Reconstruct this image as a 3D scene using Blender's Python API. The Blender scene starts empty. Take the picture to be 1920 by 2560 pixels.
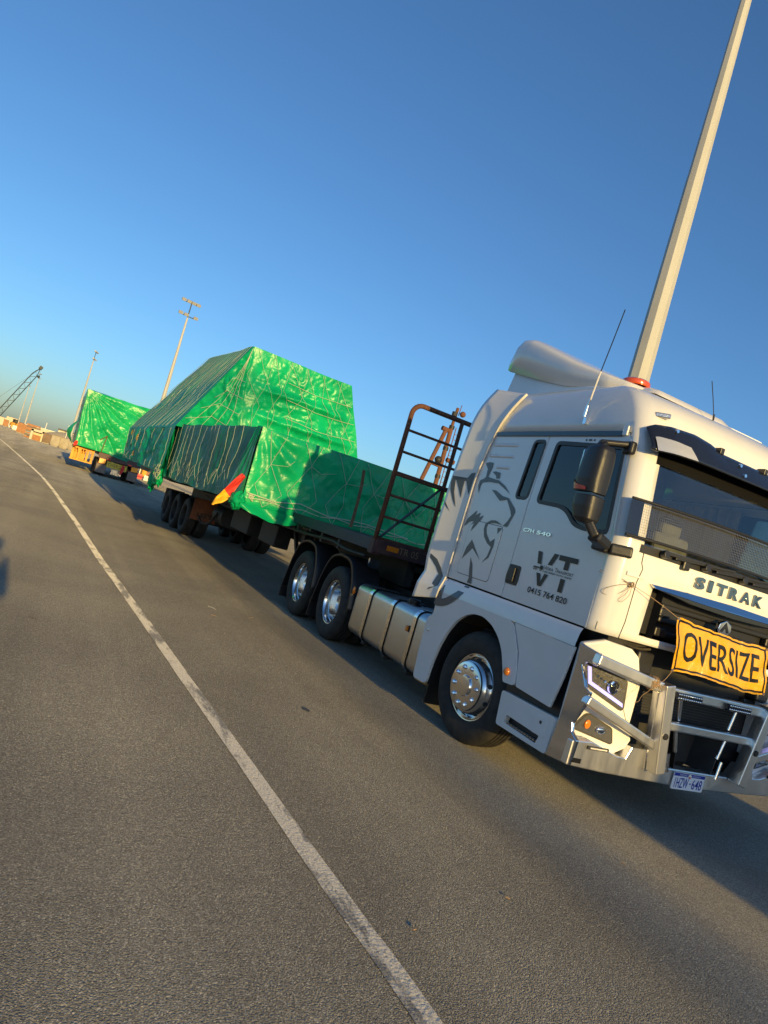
import bpy, bmesh, math, random
from mathutils import Vector, Matrix, noise
random.seed(7)
S = bpy.context.scene
COL = S.collection
R = math.radians

# ------------------------------------------------------------------ camera
cam_d = bpy.data.cameras.new('camera')
cam_d.sensor_fit = 'VERTICAL'
cam_d.sensor_height = 36.0
cam_d.lens = 1774.78 / 2560 * 36.0
cam_d.clip_start = 0.05
cam_d.clip_end = 9000
cam = bpy.data.objects.new('camera', cam_d); COL.objects.link(cam)
yaw, pitch, roll = 0.43642024, 0.02422223, 0.28378583
fw = Vector((-math.cos(yaw)*math.cos(pitch), math.sin(yaw)*math.cos(pitch), math.sin(pitch)))
r0 = fw.cross(Vector((0, 0, 1))).normalized(); u0 = r0.cross(fw)
rr = math.cos(roll)*r0 + math.sin(roll)*u0
uu = -math.sin(roll)*r0 + math.cos(roll)*u0
m = Matrix((rr, uu, -fw)).transposed().to_4x4()
m.translation = Vector((5.16346, -4.93254, 1.62348))
cam.matrix_world = m
S.camera = cam

# ------------------------------------------------------------------ light
SUN_EL, SUN_AZ = R(8.3), 0.005          # azimuth measured from +X towards +Y
SUN_DIR = Vector((math.cos(SUN_EL)*math.cos(SUN_AZ), math.cos(SUN_EL)*math.sin(SUN_AZ), math.sin(SUN_EL)))
W = bpy.data.worlds.new('World'); S.world = W; W.use_nodes = True
wn = W.node_tree.nodes; wl = W.node_tree.links
bg = wn['Background']
sky = wn.new('ShaderNodeTexSky'); sky.sky_type = 'NISHITA'; sky.sun_disc = False
sky.sun_elevation = SUN_EL
sky.sun_rotation = math.pi/2 - SUN_AZ
sky.altitude = 0; sky.air_density = 1.0; sky.dust_density = 0.7; sky.ozone_density = 4.5
wl.new(sky.outputs[0], bg.inputs[0]); bg.inputs[1].default_value = 0.125
sun_d = bpy.data.lights.new('sun', 'SUN'); sun_d.energy = 3.7; sun_d.angle = R(0.53); sun_d.color = (1.0, 0.69, 0.23)
sun = bpy.data.objects.new('sun', sun_d); COL.objects.link(sun)
sun.rotation_euler = (-SUN_DIR).to_track_quat('-Z', 'Y').to_euler()
S.view_settings.view_transform = 'Standard'; S.view_settings.look = 'None'
S.view_settings.exposure = 0.7; S.view_settings.gamma = 1.0
S.view_settings.use_curve_mapping = False
S.render.engine = 'CYCLES'
S.cycles.max_bounces = 8; S.cycles.transparent_max_bounces = 12

# ------------------------------------------------------------------ helpers
def setp(o, label=None, cat=None, group=None, kind=None):
    if label: o['label'] = label
    if cat: o['category'] = cat
    if group: o['group'] = group
    if kind: o['kind'] = kind
    return o
def thing(name, label, cat, loc=(0, 0, 0), rz=0.0, group=None):
    o = bpy.data.objects.new(name, None); COL.objects.link(o)
    o.empty_display_size = 0.3; o.location = loc; o.rotation_euler = (0, 0, rz)
    return setp(o, label, cat, group)
def link(name, me, mat, parent=None, label=None):
    o = bpy.data.objects.new(name, me); COL.objects.link(o)
    if mat is not None and len(me.materials) == 0: me.materials.append(mat)
    if parent is not None: o.parent = parent
    if label: o['label'] = label
    return o
def copy_tree(o, parent=None):
    c = o.copy(); COL.objects.link(c); c.parent = parent
    for ch in list(o.children): copy_tree(ch, c)
    return c

class MB:
    def __init__(s): s.v = []; s.f = []
    def add(s, vs, fs):
        b = len(s.v); s.v += [tuple(p) for p in vs]; s.f += [tuple(i+b for i in f) for f in fs]; return s
    def box(s, c, d, rot=None):
        c = Vector(c); h = Vector(d)/2
        vs = [Vector((x*h.x, y*h.y, z*h.z)) for x in (-1, 1) for y in (-1, 1) for z in (-1, 1)]
        if rot is not None: vs = [rot @ p for p in vs]
        return s.add([p+c for p in vs], [(0,1,3,2),(4,6,7,5),(0,4,5,1),(2,3,7,6),(0,2,6,4),(1,5,7,3)])
    def span(s, x0, x1, y0, y1, z0, z1):
        return s.box(((x0+x1)/2, (y0+y1)/2, (z0+z1)/2), (abs(x1-x0), abs(y1-y0), abs(z1-z0)))
    def beam(s, p0, p1, w, h, up=(0, 0, 1)):
        p0 = Vector(p0); p1 = Vector(p1); d = p1-p0; L = d.length; x = d/L
        up = Vector(up)
        y = up.cross(x)
        if y.length < 1e-4: y = Vector((0, 1, 0)).cross(x)
        y.normalize(); z = x.cross(y)
        return s.box((p0+p1)/2, (L, w, h), Matrix((x, y, z)).transposed())
    def cyl(s, p0, p1, ra, rb=None, n=12, cap=True):
        rb = ra if rb is None else rb
        p0 = Vector(p0); p1 = Vector(p1); d = (p1-p0).normalized()
        a = d.orthogonal().normalized(); b = d.cross(a)
        vs = []
        for P, q in ((p0, ra), (p1, rb)):
            for i in range(n):
                t = 2*math.pi*i/n; vs.append(P + q*(a*math.cos(t)+b*math.sin(t)))
        fs = [(i, (i+1) % n, n+(i+1) % n, n+i) for i in range(n)]
        if cap: fs += [tuple(range(n-1, -1, -1)), tuple(range(n, 2*n))]
        return s.add(vs, fs)
    def tube(s, pts, r, n=6, closed=False):
        pts = [Vector(p) for p in pts]; N = len(pts); vs = []; fs = []
        prev = None
        for i, P in enumerate(pts):
            if closed: d = pts[(i+1) % N]-pts[i-1]
            else: d = pts[min(i+1, N-1)]-pts[max(i-1, 0)]
            if d.length < 1e-9: d = Vector((1, 0, 0))
            d.normalize()
            if prev is None: a = d.orthogonal().normalized()
            else:
                a = prev - d*prev.dot(d)
                a = a.normalized() if a.length > 1e-6 else d.orthogonal().normalized()
            prev = a; b = d.cross(a)
            for k in range(n):
                t = 2*math.pi*k/n; vs.append(P+r*(a*math.cos(t)+b*math.sin(t)))
        for i in range(N if closed else N-1):
            j = (i+1) % N
            for k in range(n):
                fs.append((i*n+k, i*n+(k+1) % n, j*n+(k+1) % n, j*n+k))
        if not closed: fs += [tuple(range(n-1, -1, -1)), tuple(range((N-1)*n, N*n))]
        return s.add(vs, fs)
    def grid(s, fn, nu, nv, skip=None):
        vs = [fn(i/nu, j/nv) for j in range(nv+1) for i in range(nu+1)]
        fs = []
        for j in range(nv):
            for i in range(nu):
                if skip and skip(i, j): continue
                a = j*(nu+1)+i; fs.append((a, a+1, a+nu+2, a+nu+1))
        return s.add(vs, fs)
    def lathe(s, prof, c, n=48, axis='Y'):
        # prof: list of (radius, offset along axis)
        vs = []; c = Vector(c)
        for (r, o) in prof:
            for k in range(n):
                t = 2*math.pi*k/n
                if axis == 'Y': vs.append(c+Vector((r*math.cos(t), o, r*math.sin(t))))
                elif axis == 'Z': vs.append(c+Vector((r*math.cos(t), r*math.sin(t), o)))
                else: vs.append(c+Vector((o, r*math.cos(t), r*math.sin(t))))
        fs = []
        for i in range(len(prof)-1):
            for k in range(n):
                fs.append((i*n+k, i*n+(k+1) % n, (i+1)*n+(k+1) % n, (i+1)*n+k))
        return s.add(vs, fs)
    def ball(s, c, rx, ry=None, rz=None, nu=12, nv=8):
        ry = rx if ry is None else ry; rz = rx if rz is None else rz; c = Vector(c)
        vs = [c+Vector((rx*math.cos(2*math.pi*i/nu)*math.sin(math.pi*j/nv), ry*math.sin(2*math.pi*i/nu)*math.sin(math.pi*j/nv), rz*math.cos(math.pi*j/nv))) for j in range(nv+1) for i in range(nu)]
        fs = [(j*nu+i, j*nu+(i+1) % nu, (j+1)*nu+(i+1) % nu, (j+1)*nu+i) for j in range(nv) for i in range(nu)]
        return s.add(vs, fs)
    def poly(s, outer, holes, to3, thick):
        """flat panel with holes: 2D loops -> to3(a, b, depth); thick>0 gives a back side and rims"""
        bm = bmesh.new(); loops = []
        for lp in [outer]+list(holes):
            vs = [bm.verts.new((a, b, 0)) for a, b in lp]; loops.append(vs)
            for i in range(len(vs)): bm.edges.new((vs[i], vs[(i+1) % len(vs)]))
        bmesh.ops.triangle_fill(bm, edges=bm.edges[:], use_beauty=True, use_dissolve=False)
        bm.verts.index_update()
        base = [(v.co.x, v.co.y) for v in bm.verts]
        fs = []
        for f in bm.faces:
            ids = [v.index for v in f.verts]
            if f.normal.z < 0: ids.reverse()
            fs.append(tuple(ids))
        li = [[v.index for v in l] for l in loops]
        bm.free()
        n = len(base)
        vs = [to3(a, b, 0.0) for a, b in base]; F = list(fs)
        if thick:
            vs += [to3(a, b, thick) for a, b in base]
            F += [tuple(i+n for i in reversed(f)) for f in fs]
            for l in li:
                for i in range(len(l)):
                    a, b = l[i], l[(i+1) % len(l)]
                    F.append((a, b, b+n, a+n))
        return s.add(vs, F)
    def build(s, name, mat, parent=None, smooth=None, bevel=0.0, seg=2, label=None, org=None):
        me = bpy.data.meshes.new(name)
        vs = s.v if org is None else [tuple(Vector(p)-Vector(org)) for p in s.v]
        me.from_pydata(vs, [], s.f); me.update()
        bm = bmesh.new(); bm.from_mesh(me)
        bmesh.ops.recalc_face_normals(bm, faces=bm.faces[:])
        bm.to_mesh(me); bm.free()
        if smooth is not None:
            me.polygons.foreach_set('use_smooth', [True]*len(me.polygons))
            if smooth < 180: me.set_sharp_from_angle(angle=R(smooth))
        o = link(name, me, mat, parent, label)
        if bevel:
            b = o.modifiers.new('bevel', 'BEVEL'); b.width = bevel; b.segments = seg; b.limit_method = 'ANGLE'; b.angle_limit = R(35); b.harden_normals = False
        return o

def rloop(pts, r=0.02, n=4):
    """round the corners of a 2D loop"""
    out = []; N = len(pts)
    for i in range(N):
        p = Vector(pts[i]); a = Vector(pts[i-1]); b = Vector(pts[(i+1) % N])
        da = a-p; db = b-p
        q = min(r, da.length*.45, db.length*.45)
        A = p+da.normalized()*q; B = p+db.normalized()*q
        for k in range(n+1):
            t = k/n; out.append(tuple((1-t)**2*A+2*t*(1-t)*p+t*t*B))
    return out
def lerp(a, b, t): return a+(b-a)*t
def interp(x, tab):
    if x <= tab[0][0]: return tab[0][1]
    for (x0, y0), (x1, y1) in zip(tab, tab[1:]):
        if x <= x1: return lerp(y0, y1, (x-x0)/(x1-x0))
    return tab[-1][1]
def smooth_poly(pts, n=6):
    """Catmull-Rom through points"""
    pts = [Vector(p) for p in pts]; out = []
    for i in range(len(pts)-1):
        p0 = pts[max(i-1, 0)]; p1 = pts[i]; p2 = pts[i+1]; p3 = pts[min(i+2, len(pts)-1)]
        for k in range(n):
            t = k/n
            out.append(0.5*((2*p1)+(-p0+p2)*t+(2*p0-5*p1+4*p2-p3)*t*t+(-p0+3*p1-3*p2+p3)*t**3))
    out.append(pts[-1]); return out

_tc = {}
def text_geo(body, offset=0.0, shear=0.0, res=3):
    """flat text geometry from the built-in font, normalised to cap height 1 with its left bottom at 0,0"""
    key = (body, offset, shear)
    if key in _tc: return _tc[key]
    cu = bpy.data.curves.new('t', 'FONT'); cu.body = body; cu.offset = offset; cu.shear = shear; cu.resolution_u = res
    ob = bpy.data.objects.new('t', cu); COL.objects.link(ob)
    bpy.context.view_layer.update()
    dg = bpy.context.evaluated_depsgraph_get()
    me = ob.evaluated_get(dg).to_mesh()
    vs = [(v.co.x, v.co.y) for v in me.vertices]; fs = [tuple(p.vertices) for p in me.polygons]
    ob.evaluated_get(dg).to_mesh_clear()
    bpy.data.objects.remove(ob); bpy.data.curves.remove(cu)
    x0 = min(v[0] for v in vs); y0 = min(v[1] for v in vs); x1 = max(v[0] for v in vs); y1 = max(v[1] for v in vs)
    vs = [((x-x0)/(x1-x0), (y-y0)/(y1-y0)) for x, y in vs]
    _tc[key] = (vs, fs, (x1-x0)/(y1-y0)); return _tc[key]
def text_on(mb, body, to3, a0, a1, b0, b1, offset=0.0, shear=0.0, thick=0.0):
    """stretch text into the box a0..a1 x b0..b1 of the 2D frame to3(a, b, d)"""
    vs, fs, asp = text_geo(body, offset, shear)
    P = [to3(lerp(a0, a1, x), lerp(b0, b1, y), 0.0) for x, y in vs]
    if not thick: return mb.add(P, fs)
    n = len(P); P += [to3(lerp(a0, a1, x), lerp(b0, b1, y), thick) for x, y in vs]
    F = list(fs)+[tuple(i+n for i in reversed(f)) for f in fs]
    cnt = {}
    for f in fs:
        for i in range(len(f)):
            e = (f[i], f[(i+1) % len(f)]); cnt[e] = 1
    for (a, b) in cnt:
        if (b, a) not in cnt: F.append((a, b, b+n, a+n))
    return mb.add(P, F)

# ------------------------------------------------------------------ materials
def mat(name, col=(.5, .5, .5), rough=.5, metal=0.0, coat=0.0, spec=.5, vary=0.0, vscale=8.0, vcol=None, bump=0.0, bscale=60.0, emit=None, estr=0.0, coord='Object', rvary=0.0, trans=0.0, stretch=None):
    ma = bpy.data.materials.new(name); ma.use_nodes = True
    nt = ma.node_tree; N = nt.nodes; L = nt.links; p = N['Principled BSDF']
    p.inputs['Base Color'].default_value = (*col, 1); p.inputs['Roughness'].default_value = rough
    p.inputs['Metallic'].default_value = metal; p.inputs['Specular IOR Level'].default_value = spec
    p.inputs['Coat Weight'].default_value = coat; p.inputs['Coat Roughness'].default_value = .06
    if emit: p.inputs['Emission Color'].default_value = (*emit, 1); p.inputs['Emission Strength'].default_value = estr
    if vary or bump or rvary:
        tc = N.new('ShaderNodeTexCoord'); src = tc.outputs[coord]
        if stretch:
            mp = N.new('ShaderNodeMapping'); mp.inputs['Scale'].default_value = stretch; L.new(src, mp.inputs[0]); src = mp.outputs[0]
        nz = N.new('ShaderNodeTexNoise'); nz.inputs['Scale'].default_value = vscale; nz.inputs['Detail'].default_value = 6; nz.inputs['Roughness'].default_value = .65
        L.new(src, nz.inputs['Vector'])
        if vary:
            rp = N.new('ShaderNodeValToRGB'); rp.color_ramp.elements[0].position = .35; rp.color_ramp.elements[1].position = .72
            c2 = vcol if vcol else tuple(max(0, c*(1-vary)) for c in col)
            rp.color_ramp.elements[0].color = (*col, 1); rp.color_ramp.elements[1].color = (*c2, 1)
            L.new(nz.outputs[0], rp.inputs[0]); L.new(rp.outputs[0], p.inputs['Base Color'])
        if rvary:
            mr = N.new('ShaderNodeMapRange'); mr.inputs[1].default_value = .3; mr.inputs[2].default_value = .7
            mr.inputs[3].default_value = max(0.02, rough-rvary); mr.inputs[4].default_value = rough+rvary
            L.new(nz.outputs[0], mr.inputs[0]); L.new(mr.outputs[0], p.inputs['Roughness'])
        if bump:
            n2 = N.new('ShaderNodeTexNoise'); n2.inputs['Scale'].default_value = bscale; n2.inputs['Detail'].default_value = 4
            L.new(src, n2.inputs['Vector'])
            b = N.new('ShaderNodeBump'); b.inputs['Strength'].default_value = bump; b.inputs['Distance'].default_value = .01
            L.new(n2.outputs[0], b.inputs['Height']); L.new(b.outputs[0], p.inputs['Normal'])
    return ma
def mat_glass(name, tint=(.3, .34, .34), ior=1.5, rough=.0):
    ma = bpy.data.materials.new(name); ma.use_nodes = True
    nt = ma.node_tree; N = nt.nodes; L = nt.links
    N.remove(N['Principled BSDF']); out = N['Material Output']
    t = N.new('ShaderNodeBsdfTransparent'); t.inputs[0].default_value = (*tint, 1)
    g = N.new('ShaderNodeBsdfGlossy'); g.inputs['Roughness'].default_value = rough; g.inputs[0].default_value = (.95, .97, 1, 1)
    fr = N.new('ShaderNodeFresnel'); fr.inputs[0].default_value = ior
    mx = N.new('ShaderNodeMixShader'); L.new(fr.outputs[0], mx.inputs[0]); L.new(t.outputs[0], mx.inputs[1]); L.new(g.outputs[0], mx.inputs[2])
    L.new(mx.outputs[0], out.inputs[0]); return ma

M = {}
M['white'] = mat('white_paint', (.79, .79, .785), .20, coat=.6, vary=.08, vscale=1.6, vcol=(.73, .72, .70), rvary=.06)
M['seam'] = mat('dark_seam', (.03, .035, .04), .6)
M['black'] = mat('black_plastic', (.018, .018, .02), .38, bump=.15, bscale=220)
M['gloss'] = mat('gloss_black', (.012, .014, .022), .08, coat=.5)
M['chassis'] = mat('black_chassis', (.012, .013, .016), .6, vary=.5, vscale=5, vcol=(.03, .028, .025))
M['rubber'] = mat('rubber', (.016, .016, .017), .75, vary=.5, vscale=9, vcol=(.05, .043, .034))
M['alu'] = mat('polished_aluminium', (.78, .77, .75), .17, metal=1.0, rvary=.08, vscale=6, bump=.05, bscale=30)
M['rimalu'] = mat('rim_aluminium', (.80, .80, .80), .16, metal=1.0, rvary=.05, vscale=14)
M['bull'] = mat('bull_bar_aluminium', (.82, .81, .79), .32, metal=.95, vscale=12, rvary=.05, stretch=(1, 1, .15), bump=.05, bscale=60)
M['wing'] = mat('polished_wing', (.74, .74, .74), .10, metal=1.0, rvary=.05, vscale=5, bump=.03, bscale=9)
M['tank'] = mat('brushed_tank', (.62, .60, .57), .33, metal=1.0, rvary=.06, vscale=3, stretch=(1, 1, 14), bump=.03, bscale=40)
M['lettering'] = mat('dark_chrome', (.26, .27, .29), .10, metal=1.0)
M['wire'] = mat('guard_wire', (.12, .12, .12), .5)
M['beacon'] = mat('beacon_lens', (.50, .07, .008), .2, coat=.6)
M['void'] = mat('dull_black', (.004, .004, .005), .7, spec=.1)
M['chrome'] = mat('chrome', (.85, .86, .88), .06, metal=1.0)
M['decal'] = mat('decal_slate', (.062, .078, .092), .35, coat=.2)
M['ink'] = mat('decal_black', (.008, .008, .009), .35)
M['amber'] = mat('amber_lens', (.75, .22, .02), .2, coat=.6)
M['red'] = mat('red_lens', (.55, .015, .03), .2, coat=.6)
M['lens'] = mat('clear_lens_chrome', (.36, .36, .36), .14, metal=.8, bump=.28, bscale=32, coat=.9)
M['drl'] = mat('running_lamp', (.25, .24, .45), .3, emit=(.42, .38, 1.0), estr=.9)
M['plate'] = mat('plate_white', (.78, .80, .84), .4)
M['blue'] = mat('plate_blue', (.01, .03, .32), .4)
M['cabin'] = mat('cabin_grey', (.16, .16, .155), .8, vary=.3, vscale=5)
M['cabinlight'] = mat('cabin_beige', (.55, .52, .45), .8, vary=.2, vscale=6)
M['seat'] = mat('seat_cloth', (.05, .05, .055), .9, bump=.3, bscale=90)
M['glass'] = mat_glass('window_glass', (.42, .46, .43), 1.6)
M['wsglass'] = mat_glass('windscreen_glass', (.78, .82, .80), 1.9)
M['rust'] = mat('rusty_steel', (.10, .048, .03), .85, vary=.8, vscale=16, vcol=(.20, .075, .036), bump=.5, bscale=80)
M['maroon'] = mat('maroon_paint', (.055, .022, .026), .6, vary=.6, vscale=6, vcol=(.09, .045, .035), bump=.2, bscale=60)
M['deckblue'] = mat('dark_blue_paint', (.012, .026, .06), .55, vary=.6, vscale=5, vcol=(.03, .035, .045))
M['strap'] = mat('dirty_webbing', (.22, .14, .075), .9, vary=.5, vscale=20, bump=.5, bscale=150)
M['rope'] = mat('pale_rope', (.42, .50, .38), .85, bump=.4, bscale=250)
M['string'] = mat('brown_string', (.36, .24, .14), .9)
M['yellow'] = mat('yellow_paint', (.75, .33, .004), .55, vary=.3, vscale=4, vcol=(.58, .23, .006), bump=.05)
M['flagred'] = mat('flag_red', (.62, .035, .03), .7, bump=.2, bscale=40)
M['flagyel'] = mat('flag_yellow', (.80, .42, .015), .7, bump=.2, bscale=40)
M['signy'] = mat('sign_cloth_amber', (.76, .40, .012), .32, vary=.3, vscale=7, vcol=(.66, .32, .01), bump=1.0, bscale=22, coat=.3)
M['signfar'] = mat('sign_board_yellow', (.70, .50, .03), .4)
M['concrete'] = mat('concrete', (.42, .37, .28), .9, vary=.35, vscale=1.5, bump=.4, bscale=14)
M['concrete2'] = mat('stained_concrete', (.24, .17, .12), .9, vary=.4, vscale=1.6, bump=.4, bscale=14)
M['crate'] = mat('brown_crate', (.42, .20, .09), .8, vary=.35, vscale=2, bump=.3, bscale=10)
M['teal'] = mat('teal_paint', (.16, .42, .46), .6, vary=.2, vscale=2)
M['cream'] = mat('cream_wall', (.62, .56, .42), .85, vary=.15, vscale=.3)
M['pole'] = mat('galvanised_pole', (.44, .45, .45), .6, vary=.22, vscale=2.2, vcol=(.35, .355, .35), stretch=(1, 1, .2))
M['craned'] = mat('crane_steel', (.03, .045, .05), .6)
M['flap'] = mat('mudflap_grey', (.20, .165, .14), .8, vary=.3, vscale=4)
M['flapor'] = mat('mudflap_orange', (.33, .10, .035), .7, vary=.5, vscale=5, vcol=(.12, .05, .03))
M['amberref'] = mat('amber_reflector', (.85, .30, .01), .25, coat=.4)
M['barrier'] = mat('red_barrier', (.70, .06, .06), .5)
M['whitep'] = mat('white_plastic', (.75, .72, .66), .5)
M['lampglass'] = mat('flood_lamp_glass', (.85, .85, .80), .12, metal=.6)

def tarp_mat(name, col, dark, rough, bstr, bscale, aniso=(1, 1, 1), spec=.38):
    ma = bpy.data.materials.new(name); ma.use_nodes = True
    nt = ma.node_tree; N = nt.nodes; L = nt.links; p = N['Principled BSDF']
    tc = N.new('ShaderNodeTexCoord'); mp = N.new('ShaderNodeMapping'); mp.inputs['Scale'].default_value = aniso
    L.new(tc.outputs['Object'], mp.inputs[0])
    n1 = N.new('ShaderNodeTexNoise'); n1.inputs['Scale'].default_value = 1.7; n1.inputs['Detail'].default_value = 5
    L.new(tc.outputs['Object'], n1.inputs['Vector'])
    rp = N.new('ShaderNodeValToRGB'); rp.color_ramp.elements[0].position = .36; rp.color_ramp.elements[1].position = .66
    rp.color_ramp.elements[0].color = (*dark, 1); rp.color_ramp.elements[1].color = (*col, 1)
    L.new(n1.outputs[0], rp.inputs[0]); L.new(rp.outputs[0], p.inputs['Base Color'])
    p.inputs['Roughness'].default_value = rough; p.inputs['Specular IOR Level'].default_value = spec
    p.inputs['Sheen Weight'].default_value = 0.0
    nr = N.new('ShaderNodeTexNoise'); nr.noise_type = 'RIDGED_MULTIFRACTAL'; nr.inputs['Scale'].default_value = bscale; nr.inputs['Detail'].default_value = 5; nr.inputs['Distortion'].default_value = .6
    L.new(mp.outputs[0], nr.inputs['Vector'])
    n3 = N.new('ShaderNodeTexNoise'); n3.inputs['Scale'].default_value = bscale*3.5; n3.inputs['Detail'].default_value = 3; n3.inputs['Distortion'].default_value = 1.2
    L.new(mp.outputs[0], n3.inputs['Vector'])
    ad = N.new('ShaderNodeMath'); ad.operation = 'MULTIPLY_ADD'; ad.inputs[1].default_value = .35
    L.new(n3.outputs[0], ad.inputs[0]); L.new(nr.outputs[0], ad.inputs[2])
    b = N.new('ShaderNodeBump'); b.inputs['Strength'].default_value = bstr; b.inputs['Distance'].default_value = .05
    L.new(ad.outputs[0], b.inputs['Height']); L.new(b.outputs[0], p.inputs['Normal'])
    return ma
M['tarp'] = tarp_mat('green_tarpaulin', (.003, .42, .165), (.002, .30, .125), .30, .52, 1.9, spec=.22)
M['tarpshade'] = tarp_mat('shade_tone_tarpaulin', (.006, .25, .14), (.005, .16, .10), .5, .45, 2.4, spec=.2)  # darker copy of the tarp green; shade of the side put into the colour
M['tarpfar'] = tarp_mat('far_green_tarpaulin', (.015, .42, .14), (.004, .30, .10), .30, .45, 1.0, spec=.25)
M['tarpslope'] = tarp_mat('shaded_slope_tarpaulin', (.006, .46, .23), (.004, .32, .17), .5, .3, 2.0, spec=.14)  # copy of the tarp green, colour lifted for the shaded slope and skirt
# ------------------------------------------------------------------ ground
def asphalt():
    ma = bpy.data.materials.new('asphalt'); ma.use_nodes = True
    nt = ma.node_tree; N = nt.nodes; L = nt.links; p = N['Principled BSDF']
    tc = N.new('ShaderNodeTexCoord'); O = tc.outputs['Object']
    def nz(scale, det=4, rough=.6, dist=0.0, vec=O):
        n = N.new('ShaderNodeTexNoise'); n.inputs['Scale'].default_value = scale; n.inputs['Detail'].default_value = det
        n.inputs['Roughness'].default_value = rough; n.inputs['Distortion'].default_value = dist; L.new(vec, n.inputs['Vector']); return n.outputs[0]
    def ramp(src, stops):
        r = N.new('ShaderNodeValToRGB'); e = r.color_ramp.elements
        e[0].position, e[0].color = stops[0][0], (*stops[0][1], 1); e[1].position, e[1].color = stops[-1][0], (*stops[-1][1], 1)
        for q, c in stops[1:-1]:
            x = e.new(q); x.color = (*c, 1)
        L.new(src, r.inputs[0]); return r.outputs[0]
    def mix(a, b, f, mode='MIX'):
        x = N.new('ShaderNodeMix'); x.data_type = 'RGBA'; x.blend_type = mode
        if isinstance(f, float): x.inputs['Factor'].default_value = f
        else: L.new(f, x.inputs['Factor'])
        L.new(a, x.inputs['A']); L.new(b, x.inputs['B']); return x.outputs['Result']
    # aggregate stones
    v = N.new('ShaderNodeTexVoronoi'); v.inputs['Scale'].default_value = 170; L.new(O, v.inputs['Vector'])
    vs = N.new('ShaderNodeSeparateColor'); L.new(v.outputs['Color'], vs.inputs[0])
    stone = ramp(vs.outputs[0], [(0, (.25, .238, .208)), (.5, (.385, .369, .318)), (.88, (.50, .478, .408)), (1, (.72, .69, .60))])
    fine = ramp(nz(330, 3), [(.3, (.72, .72, .72)), (.7, (1.12, 1.12, 1.12))])
    c = mix(stone, fine, 1.0, 'MULTIPLY')
    # long tyre-polished streaks along the lane and broad stains
    mp = N.new('ShaderNodeMapping'); mp.inputs['Scale'].default_value = (.035, .8, 1); mp.inputs['Rotation'].default_value = (0, 0, -.05); L.new(O, mp.inputs[0])
    streak = ramp(nz(1.0, 5, .55, .3, mp.outputs[0]), [(.3, (.72, .71, .70)), (.7, (1.18, 1.16, 1.12))])
    c = mix(c, streak, 1.0, 'MULTIPLY')
    stain = ramp(nz(.45, 6, .6, .5), [(.30, (.80, .79, .80)), (.68, (1.10, 1.08, 1.05))])
    c = mix(c, stain, 1.0, 'MULTIPLY')
    spot = ramp(nz(3.1, 2, .4), [(.74, (1, 1, 1)), (.80, (.72, .72, .74))])
    c = mix(c, spot, 1.0, 'MULTIPLY')
    L.new(c, p.inputs['Base Color'])
    p.inputs['Roughness'].default_value = .93; p.inputs['Specular IOR Level'].default_value = .2
    p.inputs['Diffuse Roughness'].default_value = 1.0
    # relief of the chippings
    h1 = N.new('ShaderNodeTexVoronoi'); h1.feature = 'SMOOTH_F1'; h1.inputs['Scale'].default_value = 150; h1.inputs['Smoothness'].default_value = .25; L.new(O, h1.inputs['Vector'])
    h2 = nz(95, 5, .7)
    ad = N.new('ShaderNodeMath'); ad.operation = 'MULTIPLY_ADD'; ad.inputs[1].default_value = -1.1
    L.new(h1.outputs['Distance'], ad.inputs[0]); L.new(h2, ad.inputs[2])
    b = N.new('ShaderNodeBump'); b.inputs['Strength'].default_value = 1.0; b.inputs['Distance'].default_value = .0095
    L.new(ad.outputs[0], b.inputs['Height']); L.new(b.outputs[0], p.inputs['Normal'])
    return ma
M['asphalt'] = asphalt()
g = MB(); g.add([(-3500, -3500, 0), (3500, -3500, 0), (3500, 3500, 0), (-3500, 3500, 0)], [(0, 1, 2, 3)])
setp(g.build('asphalt_ground', M['asphalt']), kind='structure')

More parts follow.
